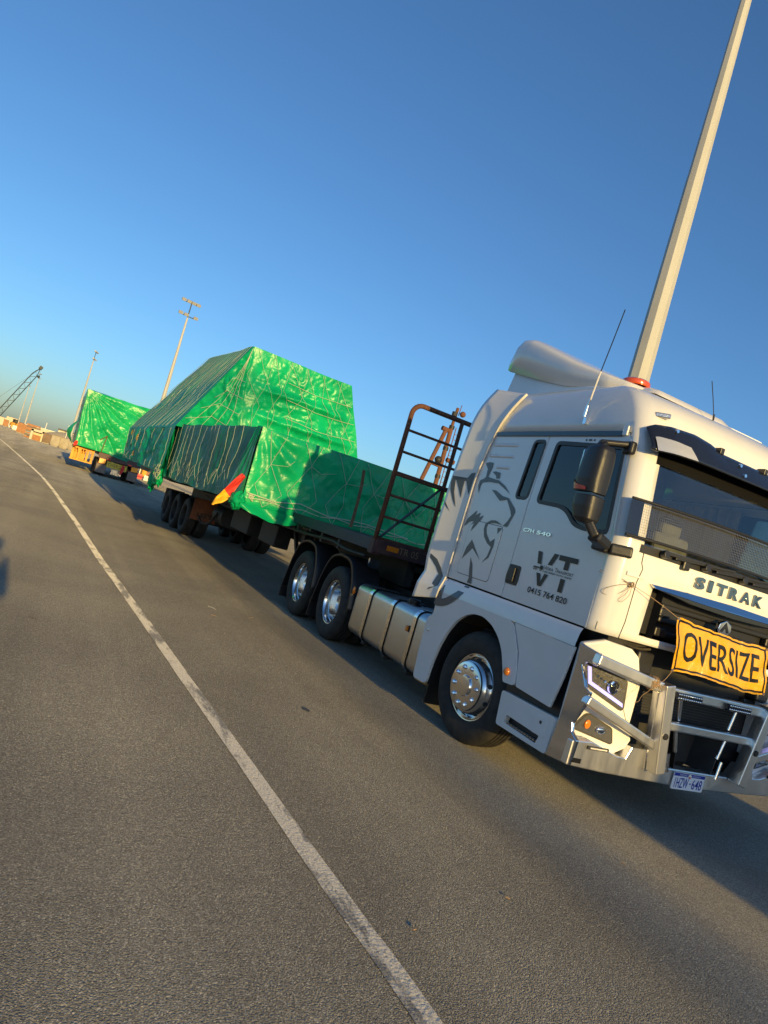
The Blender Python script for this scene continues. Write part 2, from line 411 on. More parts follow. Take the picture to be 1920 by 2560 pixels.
def line_mat():
    ma = bpy.data.materials.new('road_line_paint'); ma.use_nodes = True
    nt = ma.node_tree; N = nt.nodes; L = nt.links; p = N['Principled BSDF']
    tc = N.new('ShaderNodeTexCoord'); O = tc.outputs['Object']
    n1 = N.new('ShaderNodeTexNoise'); n1.inputs['Scale'].default_value = 2.0; n1.inputs['Detail'].default_value = 7; n1.inputs['Roughness'].default_value = .7
    mp = N.new('ShaderNodeMapping'); mp.inputs['Scale'].default_value = (.6, 2.2, 1); mp.inputs['Rotation'].default_value = (0, 0, .6); L.new(O, mp.inputs[0]); L.new(mp.outputs[0], n1.inputs['Vector'])
    r = N.new('ShaderNodeValToRGB'); e = r.color_ramp.elements
    e[0].position = .50; e[0].color = (.56, .53, .47, 1); e[1].position = .58; e[1].color = (.20, .195, .19, 1); L.new(n1.outputs[0], r.inputs[0])
    v = N.new('ShaderNodeTexNoise'); v.inputs['Scale'].default_value = 120; v.inputs['Detail'].default_value = 3; L.new(O, v.inputs['Vector'])
    r2 = N.new('ShaderNodeValToRGB'); r2.color_ramp.elements[0].position = .34; r2.color_ramp.elements[0].color = (.3, .3, .3, 1); r2.color_ramp.elements[1].position = .44; r2.color_ramp.elements[1].color = (1, 1, 1, 1); L.new(v.outputs[0], r2.inputs[0])
    x = N.new('ShaderNodeMix'); x.data_type = 'RGBA'; x.blend_type = 'MULTIPLY'; x.inputs['Factor'].default_value = .8
    L.new(r.outputs[0], x.inputs['A']); L.new(r2.outputs[0], x.inputs['B']); L.new(x.outputs['Result'], p.inputs['Base Color'])
    p.inputs['Roughness'].default_value = .8; p.inputs['Diffuse Roughness'].default_value = 1.0
    n3 = N.new('ShaderNodeTexNoise'); n3.inputs['Scale'].default_value = 65; n3.inputs['Detail'].default_value = 4; L.new(O, n3.inputs['Vector'])
    b = N.new('ShaderNodeBump'); b.inputs['Strength'].default_value = .8; b.inputs['Distance'].default_value = .006; L.new(n3.outputs[0], b.inputs['Height']); L.new(b.outputs[0], p.inputs['Normal'])
    return ma
M['line'] = line_mat()
def ribbon(name, pts, w, z):
    P = smooth_poly([(x, y, 0) for x, y in pts], 14); mb = MB(); vs = []; fs = []
    for i, q in enumerate(P):
        d = (P[min(i+1, len(P)-1)]-P[max(i-1, 0)]).normalized(); n = Vector((-d.y, d.x, 0))
        ww = w*(1+.05*noise.noise(q*3.1)); q = q+n*.006*noise.noise(q*2.3+Vector((5, 0, 0)))
        vs += [q+n*ww/2+Vector((0, 0, z)), q-n*ww/2+Vector((0, 0, z))]
    for i in range(len(P)-1): fs.append((2*i, 2*i+1, 2*i+3, 2*i+2))
    mb.add(vs, fs); return setp(mb.build(name, M['line']), kind='structure')
ribbon('white_road_line', [(9.0, -2.95), (6.0, -3.10), (3.1, -3.27), (2.23, -3.335), (.56, -3.445), (-4.3, -3.785), (-6.4, -3.945), (-11.9, -4.285), (-22.7, -5.08), (-33.3, -6.18), (-47.1, -7.71), (-59, -9.07), (-90, -13)], .112, .005)
ribbon('far_road_line', [(-77, -20), (-79, -10.5), (-80.5, -6.2), (-81.5, -3.5), (-83, 12), (-86, 40)], .45, .006)
ribbon('cross_road_line', [(-70, -20), (-70.5, -11), (-71, -7), (-72, 0)], .25, .007)
# scraps lying on the road
for i, (x, y, l, a) in enumerate([(-4.1, -2.62, .16, .5), (-4.0, -2.1, .08, 2.2), (-3.6, -2.7, .07, 1.1), (2.35, -2.35, .022, .8), (2.62, -3.05, .02, 2.0), (1.9, -1.1, .04, .4)]):
    mb = MB(); d = Vector((math.cos(a), math.sin(a), 0)); P = Vector((x, y, .008))
    mb.tube([P-d*l/2, P+Vector((.01, .006, .004))*l*10, P+d*l/2], .0025, 5)
    setp(mb.build('twig', M['string'] if i != 0 else M['whitep']), ['pale straw on the road beside the line, nearest the drive wheels', 'short brown twig lying closest to the rear drive wheel', 'tiny brown twig on the lit asphalt left of the drive wheels', 'small twig on the asphalt in front of the truck', 'short twig close to the white line at the bottom', 'tiny twig on the dark asphalt near the bumper'][i], 'twig', 'scraps on the road')
mb = MB(); mb.add([(-.31+.05*math.cos(t)*(1+.1*math.sin(3*t)), -2.56+.03*math.sin(t), .004) for t in [2*math.pi*k/24 for k in range(24)]], [tuple(range(24))])
setp(mb.build('oil_spot', mat('oil_stain', (.10, .095, .085), .8)), kind='structure')
# ------------------------------------------------------------------ wheels
def ring_tyre(Ro=.50, w=.29, y0=0.0):
    """tyre profile, outer sidewall at y0, inner at y0+w"""
    h = w
    pr = [(.296, .03), (.305, .012), (.335, .002), (.385, -.004), (.43, .0), (.462, .010), (.482, .024), (.492, .038)]
    pr = [(r, y0+o) for r, o in pr]
    tread = []
    n = 4
    a, b = .045, h-.045
    xs = [lerp(a, b, (k+1)/(n+1)) for k in range(n)]
    tread.append((Ro-.003, y0+a))
    for x in xs:
        tread += [(Ro, y0+x-.009), (Ro-.012, y0+x-.007), (Ro-.012, y0+x+.007), (Ro, y0+x+.009)]
    tread.append((Ro-.003, y0+b))
    back = [(r, y0+h-(o-y0)) for r, o in reversed(pr)]
    return pr+tread+back
def make_wheel(name, kind, parent, X, Yf, side=-1, n=56):
    """wheel whose outer flange lies at |Y| = Yf; built facing -Y, mirrored for the far side"""
    w = bpy.data.objects.new(name, None); COL.objects.link(w); w.parent = parent; w.empty_display_size = .2
    w.location = (X, 0, .5)
    f = -Yf
    mb = MB(); mb.lathe(ring_tyre(y0=f-.03), (0, 0, 0), n); mb.build('tyre', M['rubber'], w, smooth=40)
    if kind != 'steer':
        mb = MB(); mb.lathe(ring_tyre(y0=f-.03+.34), (0, 0, 0), 40); mb.build('inner_tyre', M['rubber'], w, smooth=40)
    if kind == 'steer':
        pr = [(.300, f+.012), (.2985, f), (.288, f+.002), (.280, f+.014), (.272, f+.03), (.262, f+.022), (.238, f-.03), (.226, f-.056), (.217, f-.062), (.214, f-.078), (.204, f-.083), (.096, f-.083), (.091, f-.09), (.086, f-.101), (.05, f-.106), (.0005, f-.106)]
        mb = MB(); mb.lathe(pr, (0, 0, 0), n); mb.build('rim', M['rimalu'], w, smooth=35)
        for k in range(10):
            t = 2*math.pi*(k+.5)/10; r = .25; c = Vector((r*math.cos(t), f-.006, r*math.sin(t)))
            nrm = Vector((math.cos(t)*.9, -.42, math.sin(t)*.9)).normalized()
            MB().cyl(c-nrm*.004, c+nrm*.0045, .022, n=14).build('vent_hole', M['seam'], w, smooth=40)
        for k in range(10):
            t = 2*math.pi*(k)/10+.1; c = Vector((.165*math.cos(t), f-.083, .165*math.sin(t)))
            mb = MB(); mb.cyl((0, .002, 0), (0, -.006, 0), .024, n=14); mb.cyl((0, -.004, 0), (0, -.020, 0), .0165, .0150, n=6); mb.cyl((0, -.020, 0), (0, -.026, 0), .012, .007, n=10)
            o = mb.build('wheel_nut', M['chrome'], w, smooth=30); o.location = c
    else:
        metal = M['rimalu'] if kind == 'drive' else M['chassis']
        pr = [(.300, f+.012), (.2985, f), (.288, f+.002), (.278, f+.02), (.272, f+.075), (.258, f+.085), (.254, f+.15), (.245, f+.20), (.20, f+.215), (.125, f+.21), (.115, f+.13), (.105, f+.11), (.0005, f+.105)]
        mb = MB(); mb.lathe(pr, (0, 0, 0), n); mb.build('rim', metal, w, smooth=35)
        mb = MB()
        for k in range(10):
            t = 2*math.pi*(k+.5)/10; c = Vector((.222*math.cos(t), f+.2085, .222*math.sin(t))); mb.cyl(c+Vector((0, .004, 0)), c-Vector((0, .005, 0)), .02, n=12)
        mb.build('vent_holes', M['seam'], w, smooth=40)
        mb = MB()
        for k in range(10):
            t = 2*math.pi*k/10; c = Vector((.165*math.cos(t), f+.21, .165*math.sin(t))); mb.cyl(c, c-Vector((0, .03, 0)), .015, .013, n=6)
        mb.build('wheel_nuts', M['chrome'] if kind == 'drive' else M['chassis'], w, smooth=30)
    if side > 0: w.rotation_euler = (0, 0, math.pi)
    return w

# ------------------------------------------------------------------ tractor
T = thing('truck_tractor', 'white cab-over prime mover with lion decal, bull bar and amber sign on its front', 'truck')
ZS = [1.345, 1.40, 1.60, 1.775, 1.88, 1.99, 2.05, 2.2, 2.4, 2.6, 2.79, 2.85, 2.95, 3.04, 3.13, 3.21, 3.27, 3.315, 3.345, 3.365, 3.38, 3.39]
XF = [(1.345, 1.288), (1.775, 1.300), (2.05, 1.300), (2.79, 1.222), (2.85, 1.208), (2.95, 1.18), (3.04, 1.135), (3.13, 1.06), (3.21, .965), (3.27, .855), (3.315, .72), (3.345, .54), (3.365, .30), (3.38, .02), (3.39, -.3)]
HW = [(2.85, 1.22), (2.95, 1.214), (3.04, 1.20), (3.13, 1.172), (3.21, 1.135), (3.27, 1.09), (3.315, 1.03), (3.345, .95), (3.365, .85), (3.38, .70), (3.39, .45)]
XB = -.93
def cab_xf(z, y=0.0):
    q = min(abs(y)/1.07, 1.0)
    return interp(z, XF)-.05*q*q
def cab_ring(z):
    xf = interp(z, XF); hw = interp(z, HW); Rc = .15*min(1, hw/1.2); Rx = .122
    ys = [0, .12, .25, .40, .55, .70, .83, .90, .96, 1.015]
    sc = (hw-Rc)/1.07
    half = []
    for y in ys+[1.07]:
        q = y/1.07; half.append((xf-.05*q*q, y*sc))
    cx = xf-.05-Rx; cy = hw-Rc
    for k in range(1, 9):
        t = math.pi/2*k/8; half.append((cx+Rx*math.cos(t), cy+Rc*math.sin(t)))
    for k in range(1, 7): half.append((lerp(cx, XB, k/6), hw))
    return [Vector((x, -y, z)) for x, y in reversed(half)]+[Vector((x, y, z)) for x, y in half[1:]]
rings = [cab_ring(z) for z in ZS]
NC = len(rings[0])-1; MID = NC//2
def colrange(ymax_idx): return MID-ymax_idx, MID+ymax_idx
mb = MB()
def skip(i, j):
    z0 = ZS[j]
    k = abs(i+.5-MID)            # distance in columns from the centre line
    if k > 18 and z0 < 2.849: return True            # flat sides are separate panels
    if k < 9 and 2.04 < z0 < 2.78: return True        # windscreen opening
    if k < 6 and 1.39 < z0 < 1.77: return True        # grille opening
    return False
mb.grid(lambda u, v: rings[round(v*(len(ZS)-1))][round(u*NC)], NC, len(ZS)-1, skip)
top = rings[-1]
mb.add(top, [tuple(range(len(top)))])
o = mb.build('cab_shell', M['white'], T, smooth=38)
sm = o.modifiers.new('thick', 'SOLIDIFY'); sm.thickness = .018; sm.offset = -1
# windscreen glass and the cabin behind it
mb = MB(); cols = list(range(MID-9, MID+10)); rws = [6, 7, 8, 9, 10]
vs = [rings[j][i]+Vector((-.012, 0, 0)) for j in rws for i in cols]
n = len(cols); mb.add(vs, [(a*n+b, a*n+b+1, (a+1)*n+b+1, (a+1)*n+b) for a in range(len(rws)-1) for b in range(n-1)])
mb.build('windscreen', M['wsglass'], T, smooth=180)
mb = MB(); mb.span(-.90, -.86, -1.19, 1.19, 1.36, 3.2); mb.span(-.86, 1.2, -1.19, 1.19, 1.36, 1.42)
mb.build('cabin_lining', M['cabinlight'], T)
mb = MB(); mb.span(.78, 1.17, -1.15, 1.15, 1.5, 1.97); mb.span(.72, .9, -1.15, -.2, 1.9, 2.06); mb.build('dashboard', M['cabin'], T, bevel=.04)
for sy in (-1, 1):
    mb = MB(); c = sy*.62
    mb.box((.2, c, 1.72), (.5, .5, .14)); mb.box((-.06, c, 2.06), (.14, .48, .62), Matrix.Rotation(-.12, 3, 'Y')); mb.box((-.11, c, 2.45), (.1, .28, .18)); mb.span(.0, .35, c-.2, c+.2, 1.42, 1.66)
    mb.build('cabin_seat', M['seat'] if sy < 0 else M['cabin'], T, bevel=.04)
mb = MB(); ca, sa = math.cos(1.0), math.sin(1.0)
mb.tube([Vector((.66+.23*math.cos(t)*ca, -.62+.23*math.sin(t), 2.05+.23*math.cos(t)*sa)) for t in [2*math.pi*k/28 for k in range(28)]], .017, 8, True)
mb.cyl((.68, -.62, 2.02), (.86, -.62, 1.92), .03); mb.beam((.66, -.83, 2.05), (.66, -.41, 2.05), .05, .03)
mb.build('steering_wheel', M['black'], T, smooth=40)
for y0, y1 in ((-1.17, -1.02), (.98, 1.17)):
    mb = MB(); mb.grid(lambda u, v: Vector((-.72+.95*u+.02*math.sin(40*u), (y0+.03 if y0 < 0 else y1-.03)+.02*math.sin(55*u), 2.05+.75*v)), 60, 2); mb.build('cabin_curtain', M['cabinlight'], T, smooth=180)
MB().span(.93, 1.10, -.75, -.45, 1.975, 2.0).build('paper_on_dash', M['plate'], T); MB().span(.95, 1.12, .05, .5, 1.975, 1.99).build('paper_on_dash', M['plate'], T)

# side panels -------------------------------------------------------
def sidep(y): return lambda a, b, d: Vector((a, y+(d if y < 0 else -d), b))
door_o = [(.028, 1.352), (1.128, 1.352), (1.128, 2.05), (1.118, 2.10), (1.055, 2.79), (1.02, 2.842), (.072, 2.842), (.034, 2.2)]
door_w = rloop([(.142, 2.225), (.46, 2.212), (.56, 2.180), (.68, 2.085), (.80, 2.062), (1.07, 2.062), (1.072, 2.12), (1.012, 2.735), (.198, 2.765)], .05, 5)
rear_o = [(XB, 1.352), (.016, 1.352), (.022, 2.2), (.060, 2.842), (XB, 2.842)]
rear_w = rloop([(-.185, 2.235), (-.005, 2.24), (.040, 2.775), (-.128, 2.775)], .05, 5)
def grow(lp, k):
    c = sum((Vector(p) for p in lp), Vector((0, 0)))/len(lp); out = []
    N = len(lp)
    for i in range(N):
        p = Vector(lp[i]); t = (Vector(lp[(i+1) % N])-Vector(lp[i-1]))
        if t.length < 1e-9: out.append(tuple(p)); continue
        nn = Vector((t.y, -t.x)).normalized()
        if nn.dot(p-c) < 0: nn = -nn
        out.append(tuple(p+nn*k))
    return out
for sy in (-1, 1):
    y = 1.22*sy
    o = MB().poly(door_o, [door_w], sidep(y), .03).build('door', M['white'], T, bevel=.006)
    MB().poly(grow(door_w, .012), [grow(door_w, -.022)], sidep(y*1.0025), .02).build('window_frame', M['black'], o, bevel=.003)
    MB().poly(grow(door_w, -.005), [], sidep(y-.012*sy), .004).build('window_glass', M['glass'], o)
    # recessed door handle
    hl = rloop([(-.01, 1.478), (.156, 1.478), (.168, 1.52), (.162, 1.652), (-.004, 1.652), (-.02, 1.55)], .025, 4)
    MB().poly([(a+.03, b) for a, b in hl], [], sidep(y*1.004), .02).build('door_handle', M['black'], o, bevel=.008)
    MB().span(.045, .135, y*1.0045, y*1.016, 1.50, 1.63).build('handle_grip', M['black'], o, bevel=.02)
    p = MB().poly(rear_o, [rear_w], sidep(y), .03).build('sleeper_side_panel', M['white'], T, bevel=.006)
    MB().poly(grow(rear_w, .012), [grow(rear_w, -.018)], sidep(y*1.0025), .02).build('window_frame', M['black'], p, bevel=.003)
    MB().poly(grow(rear_w, -.005), [], sidep(y-.012*sy), .004).build('window_glass', M['glass'], p)
    # locker hatch: a proud panel with its dark joint
    hat = rloop([(-.792, 1.43), (-.238, 1.43), (-.232, 1.95), (-.790, 1.962)], .045, 5)
    MB().poly(grow(hat, .005), [], sidep(y*1.0008), .01).build('hatch_joint', M['seam'], p)
    MB().poly(hat, [], sidep(y*1.0035), .012).build('locker_hatch', M['white'], p, bevel=.004)
    # ribs pressed into the panel
    for zz, xa, xb in ((2.71, -.78, -.36), (2.60, -.80, -.38), (2.49, -.62, -.40)):
        mb = MB(); mb.grid(lambda u, v: Vector((lerp(xa, xb, u), y+sy*.010*math.sin(math.pi*v)*min(1, 12*u, 12*(1-u)), zz+.035*v)), 24, 6); mb.build('pressed_rib', M['white'], p, smooth=180)
    # rail under the roof, drip moulding
    MB().span(-.76, .955, y*1.001, y*1.012, 2.815, 2.858).build('roof_rail', M['gloss'], T, bevel=.004)
    MB().span(.955, 1.01, y*1.001, y*1.014, 2.82, 2.90).build('roof_rail_end', M['white'], T, bevel=.008)
    # lower ledge, fender, front lower panel
    mb = MB(); yb = 1.262*sy
    mb.grid(lambda u, v: Vector((lerp(-1.275, 1.12, u), lerp(1.224*sy, yb, [0, .15, .55, .9, 1][round(v*4)]), lerp(1.338, 1.195, [0, .02, .25, .75, 1][round(v*4)]))), 30, 4)
    mb.build('waist_ledge', M['white'], T, smooth=60)
    fend = [(-.95, 1.195), (.335, 1.195), (.40, 1.12), (.50, .975), (.565, .80), (.578, .715), (.42, .70), (.40, .745), (.372, .80), (.30, .925), (.20, 1.02), (.06, 1.095), (-.10, 1.132), (-.25, 1.12), (-.38, 1.075), (-.50, .99), (-.60, .85), (-.665, .70), (-.705, .52), (-.722, .311), (-.975, .30), (-1.005, .55), (-1.02, .905), (-.93, .955)]
    fe = MB().poly(rloop(fend, .05, 3), [], sidep(yb), .03).build('wheel_arch_fender', M['white'], T, bevel=.012, seg=3)
    mb = MB(); arch = fend[6:20]
    mb.grid(lambda u, v: Vector((arch[round(u*13)][0], yb-sy*(.028+.32*v), arch[round(u*13)][1]+.004)), 13, 1); mb.build('arch_liner', M['black'], fe)
    lowp = [(.352, 1.193), (.515, .975), (.590, .715), (1.03, .70), (1.085, .95), (1.118, 1.193)]
    MB().poly(lowp, [], sidep(yb*.998), .03).build('door_step_panel', M['white'], T, bevel=.010, seg=3)
    step = rloop([(.435, .640), (1.122, .655), (1.112, .375), (.466, .366)], .03, 4)
    so = MB().poly(step, [rloop([(.56, .412), (.98, .405), (1.0, .47), (.575, .478)], .015, 3)], sidep(yb*.992), .05).build('step_box', M['white'], T, bevel=.010, seg=3)
    MB().span(.56, 1.0, yb*.98, yb*.80, .40, .415).build('step_tread', M['black'], so)
    mb = MB()
    for a in range(12):
        for b in range(4): mb.box((.58+a*.036, sy*(1.235-.03*b), .418), (.018, .012, .008))
    mb.build('tread_studs', M['alu'], so)
    MB().poly(rloop([(.90, .47), (1.06, .475), (1.05, .615), (.90, .61)], .02, 3), [], sidep(yb*.9945), .004).build('step_hatch', M['white'], so, bevel=.003)
    MB().cyl((.985, yb*.997, .57), (.985, yb*.99, .57), .013, n=14).build('step_lock', M['seam'], so)
    MB().span(.40, 1.08, sy*.85, sy*1.19, .36, 1.2).build('step_well', M['black'], T)
    am = MB().ball((.445, yb*1.004, .795), .038, .022, .034, 16, 10).build('side_marker', M['amber'], T, smooth=180)
    MB().ball((-.93, yb*1.002, .80), .014, .008, .018, 10, 6).build('cover_screw', M['alu'], fe, smooth=180)
# side fairing behind the cab, flared outwards
def fair(sy):
    Js = [(-.955, 1.122), (-.945, 1.195), (-.935, 1.34), (-.931, 1.494), (-.925, 1.9), (-.913, 2.399), (-.839, 2.673), (-.767, 2.889), (-.66, 3.09), (-.56, 3.262)]
    Rs = [(-1.303, 1.047), (-1.29, 1.18), (-1.262, 1.34), (-1.30, 1.50), (-1.285, 1.9), (-1.256, 2.35), (-1.215, 2.65), (-1.174, 2.90), (-1.115, 3.13), (-1.035, 3.32)]
    def fn(u, v):
        t = v*9; i = min(int(t), 8); f = t-i
        j = lerp(Vector(Js[i]), Vector(Js[i+1]), f); r = lerp(Vector(Rs[i]), Vector(Rs[i+1]), f)
        q = lerp(j, r, u); z = q.y
        base = 1.232 if z < 2.9 else 1.232-.10*((z-2.9)/.42)**2
        bulge = .035*max(0, min(1, (1.34-z)/.12))
        return Vector((q.x, sy*(base+bulge+.075*u**1.4), z))
    mb = MB(); mb.grid(fn, 10, 45); o = mb.build('side_fairing', M['white'], T, smooth=60)
    s = o.modifiers.new('thick', 'SOLIDIFY'); s.thickness = .02; s.offset = -1
    mb = MB(); mb.tube([fn(0, k/30)+Vector((.004, sy*.004, 0)) for k in range(31)], .009, 6); mb.build('fairing_seal', M['whitep'], o, smooth=180)
    return fn
fairR = fair(-1); fair(1)
# roof air deflector
def deflector(u, v):
    xs = [.60, .42, .2, -.3, -.8, -1.05, -1.18, -1.26, -1.335]
    zt = [3.375, 3.435, 3.505, 3.68, 3.885, 3.98, 3.995, 3.945, 3.745]
    zb = [3.35, 3.35, 3.36, 3.40, 3.50, 3.56, 3.59, 3.61, 3.64]
    hw = [.70, .84, .91, .955, .975, .98, .98, .975, .965]
    t = u*8; i = min(int(t), 7); f = t-i
    x, a, b, h = (lerp(q[i], q[i+1], f) for q in (xs, zt, zb, hw))
    th = math.pi*(1-v); cx, sz = math.cos(th), math.sin(th)
    e = .17
    return Vector((x, math.copysign(abs(cx)**e, cx)*h, b+(a-b)*abs(sz)**e))
mb = MB(); mb.grid(deflector, 40, 40); o = mb.build('roof_deflector', M['white'], T, smooth=60)
s = o.modifiers.new('thick', 'SOLIDIFY'); s.thickness = .015; s.offset = -1
for sy in (-1, 1):
    MB().poly([(-1.235, 3.625), (-1.32, 3.33), (.30, 3.31), (.30, 3.362), (-.05, 3.395), (-.35, 3.425), (-.80, 3.515)], [], sidep(.93*sy), .06).build('deflector_base', M['white'], T, bevel=.015, seg=3)
mb = MB()
mb.grid(lambda u, v: Vector((.20+.5*v, lerp(-.80, .20, u), 3.375+.085*(abs(math.sin(math.pi*v))**.4)*(min(1, 8*u, 8*(1-u))**.5)-.05*v)), 24, 10)
mb.build('roof_pod', M['white'], T, smooth=180)
mb = MB(); mb.lathe([(.12, 0), (.125, .012), (.12, .045), (.10, .058), (.0005, .060)], (.30, -.66, 3.452), 24, 'Z'); be = mb.build('amber_beacon', M['beacon'], T, smooth=40)
mb = MB(); mb.box((.30, -.66, 3.42), (.16, .32, .02), Matrix.Rotation(.12, 3, 'Y')); mb.box((.28, -.66, 3.39), (.05, .2, .05)); mb.build('beacon_bracket', M['white'], be, bevel=.006)
MB().cyl((.30, -.66, 3.43), (.30, -.66, 3.455), .07, n=18).build('beacon_base', M['black'], be)
# aerials
mb = MB(); mb.box((.485, -1.224, 2.95), (.035, .03, .06)); mb.cyl((.485, -1.25, 2.975), (.492, -1.252, 3.07), .014, n=10); mb.cyl((.492, -1.252, 3.07), (.503, -1.252, 3.13), .008, n=8)
ae = mb.build('aerial_mount', M['chrome'], T, smooth=40)
MB().tube([(.503, -1.252, 3.12), (.53, -1.25, 3.36)], .0075, 6).build('aerial_sleeve', M['whitep'], ae); MB().tube([(.53, -1.25, 3.36), (.57, -1.248, 3.62), (.605, -1.245, 3.88)], .0045, 6).build('aerial_whip', M['black'], ae)
MB().tube([(.8, -.19, 3.29), (.8, -.20, 3.34)], .008, 6).add(*(lambda t: (t.v, t.f))(MB().tube([(.8, -.20, 3.33), (.80, -.26, 3.46), (.8, -.325, 3.59)], .0035, 6))).build('roof_aerial', M['black'], T)
# roof corner marker lamps
for sy in (-1, 1):
    a = Vector((1.075, sy*1.085, 3.035)); b = Vector((1.135, sy*.985, 3.045))
    MB().beam(a, b, .03, .038).build('marker_lamp', M['lens'], T, bevel=.008)
# sun visor
def visor_top(y): return interp(abs(y), [(0, 2.905), (.06, 2.907), (.47, 2.915), (.60, 2.955), (.76, 2.978), (1.0, 2.962), (1.13, 2.94), (1.2, 2.90)])
def visor_bot(y): return interp(abs(y), [(0, 2.757), (.8, 2.752), (1.05, 2.74), (1.17, 2.728), (1.2, 2.735)])
def visor(u, v):
    y = lerp(-1.2, 1.2, u); z = lerp(visor_top(y), visor_bot(y), v)
    return Vector((cab_xf(z, y)+.055+.085*v-.16*max(0, abs(y)-1.0)**1.2*2.2, y, z))
mb = MB(); mb.grid(visor, 72, 8); vi = mb.build('sun_visor', M['gloss'], T, smooth=60)
s = vi.modifiers.new('thick', 'SOLIDIFY'); s.thickness = .012
for sy in (-1, 1):
    mb = MB()
    mb.grid(lambda u, v: visor((sy*lerp(1.165, lerp(.865, .815, v), u)+1.2)/2.4, lerp(.45+.12*u, .985, v))+Vector((.014, 0, 0)), 10, 8)
    mb.build('visor_lamp', M['lampglass'], vi, smooth=180)
    for y, vv in ((.967, .12), (.31, .25), (.31, .75)):
        p = visor((sy*y+1.2)/2.4, vv); MB().cyl(p, p+Vector((.022, 0, 0)), .013, n=12).build('visor_bolt', M['chrome'], vi)
    for y in (.49, ):
        p = visor((sy*y+1.2)/2.4, 0); MB().box(p+Vector((-.02, 0, .01)), (.07, .045, .05)).build('visor_bracket', M['black'], vi, bevel=.006)
p = visor(.5, 0); MB().box(p+Vector((-.02, .02, .01)), (.07, .045, .05)).build('visor_bracket', M['black'], vi, bevel=.006)
mb = MB(); mb.grid(lambda u, v: Vector((cab_xf(lerp(2.66, 2.80, v), lerp(-1.05, 1.05, u))+.004, lerp(-1.05, 1.05, u), lerp(2.66, 2.80, v))), 40, 2); mb.build('windscreen_shade_band', M['void'], T, smooth=180)
# stone guard across the lower windscreen
def guard(u, v):
    y = lerp(-1.22, 1.22, u); z = lerp(2.085, 2.355, v)+.02*(1-(y/1.22)**2)
    return Vector((cab_xf(z, y)+.045-.11*max(0, abs(y)-.95)**1.5*2, y, z))
mb = MB(); gp = [guard(k/60, 1) for k in range(61)]; mb.tube(gp, .011, 8); mb.tube([guard(k/60, 0) for k in range(61)], .011, 8)
gd = mb.build('stone_guard_frame', M['black'], T, smooth=60)
for sy in (0, 1):
    mb = MB(); mb.grid(lambda u, v: guard((lerp(-.002, .042, u) if sy == 0 else lerp(1.002, .958, u)), v)+Vector((.004, 0, 0)), 4, 4); mb.build('stone_guard_end', M['gloss'], gd, smooth=180)
mb = MB()
for k in range(1, 120): mb.tube([guard(.04+.92*k/120, 0), guard(.04+.92*k/120, .5), guard(.04+.92*k/120, 1)], .0010, 3)
for j in range(1, 14): mb.tube([guard(.04+.92*k/30, j/14) for k in range(31)], .0010, 3)
setp(mb.build('stone_guard_mesh', M['wire'], gd), kind='stuff')
# cowl and wipers
mb = MB(); mb.grid(lambda u, v: Vector((cab_xf(2.0, lerp(-1.04, 1.04, u))+.006, lerp(-1.04, 1.04, u), lerp(1.992, 2.052, v))), 40, 2); mb.build('wiper_cowl', M['black'], T, smooth=180)
for y0, y1 in ((-.84, -.22), (.0, .62), (-.42, .2)):
    mb = MB(); a = Vector((cab_xf(2.05, y0)+.03, y0, 2.045)); b = Vector((cab_xf(2.05, y1)+.035, y1, 2.06))
    mb.beam(a, b, .02, .026); mb.beam(a+Vector((.02, .1, -.02)), b+Vector((.012, .1, .012)), .012, .018); mb.cyl(a+Vector((-.02, 0, -.02)), a+Vector((.03, 0, -.01)), .03, n=12); mb.build('wiper', M['black'], T, bevel=.003)
MB().box((1.305, -.605, 2.0), (.03, .075, .075)).build('front_camera', M['black'], T, bevel=.012)
# joints on the front
def front_line(name, pts, w=.007):
    mb = MB(); P = []
    for (y, z) in pts: P.append(Vector((cab_xf(z, y)+.0015, y, z)))
    mb.tube(P, w/2, 4); return mb.build(name, M['seam'], T)
for sy in (-1, 1):
    front_line('panel_joint', [(sy*1.003, 2.05), (sy*.992, 1.92), (sy*.968, 1.88), (sy*.99, 1.77), (sy*.985, 1.47), (sy*1.0, 1.345)])
    mb = MB(); mb.grid(lambda u, v: Vector((cab_xf(1.82, 1.0)+.012*math.sin(math.pi*u)*(1-v)+.001, sy*lerp(1.10, .86, u), 1.805+.03*v*(1-.5*u))), 10, 3); mb.build('grab_recess', M['white'], T, smooth=180)
# grille
gx = 1.20
mb = MB(); mb.span(gx-.03, gx, -.80, .80, 1.40, 1.78); gr = mb.build('grille_recess', M['black'], T)
mb = MB()
mb.grid(lambda u, v: Vector((lerp(cab_xf(1.5, .72), gx, v), lerp(-.70, .70, u), 1.402)), 2, 1); mb.grid(lambda u, v: Vector((lerp(cab_xf(1.5, .72), gx, v), -.705, lerp(1.40, 1.775, u))), 2, 1); mb.grid(lambda u, v: Vector((lerp(cab_xf(1.5, .72), gx, v), .705, lerp(1.40, 1.775, u))), 2, 1)
mb.build('grille_lip', M['black'], gr)
for z in (1.46, 1.56, 1.66):
    MB().span(gx, gx+.045, -.66, .66, z-.022, z+.022).build('grille_bar', M['black'], gr, bevel=.012)
for y in (-.62, .62):
    MB().span(gx+.01, gx+.06, y-.06, y+.06, 1.43, 1.50).build('grille_block', M['black'], gr, bevel=.012); MB().span(gx+.01, gx+.06, y-.06, y+.06, 1.58, 1.65).build('grille_block', M['black'], gr, bevel=.012)
wing2 = [(-.875, 1.795), (-.5, 1.812), (0, 1.822), (.5, 1.812), (.875, 1.795), (.84, 1.768), (.45, 1.760), (0, 1.758), (-.45, 1.760), (-.84, 1.768)]
wing1 = [(-.84, 1.7675), (-.45, 1.7595), (0, 1.7575), (.45, 1.7595), (.84, 1.7675), (.45, 1.728), (0, 1.715), (-.45, 1.728)]
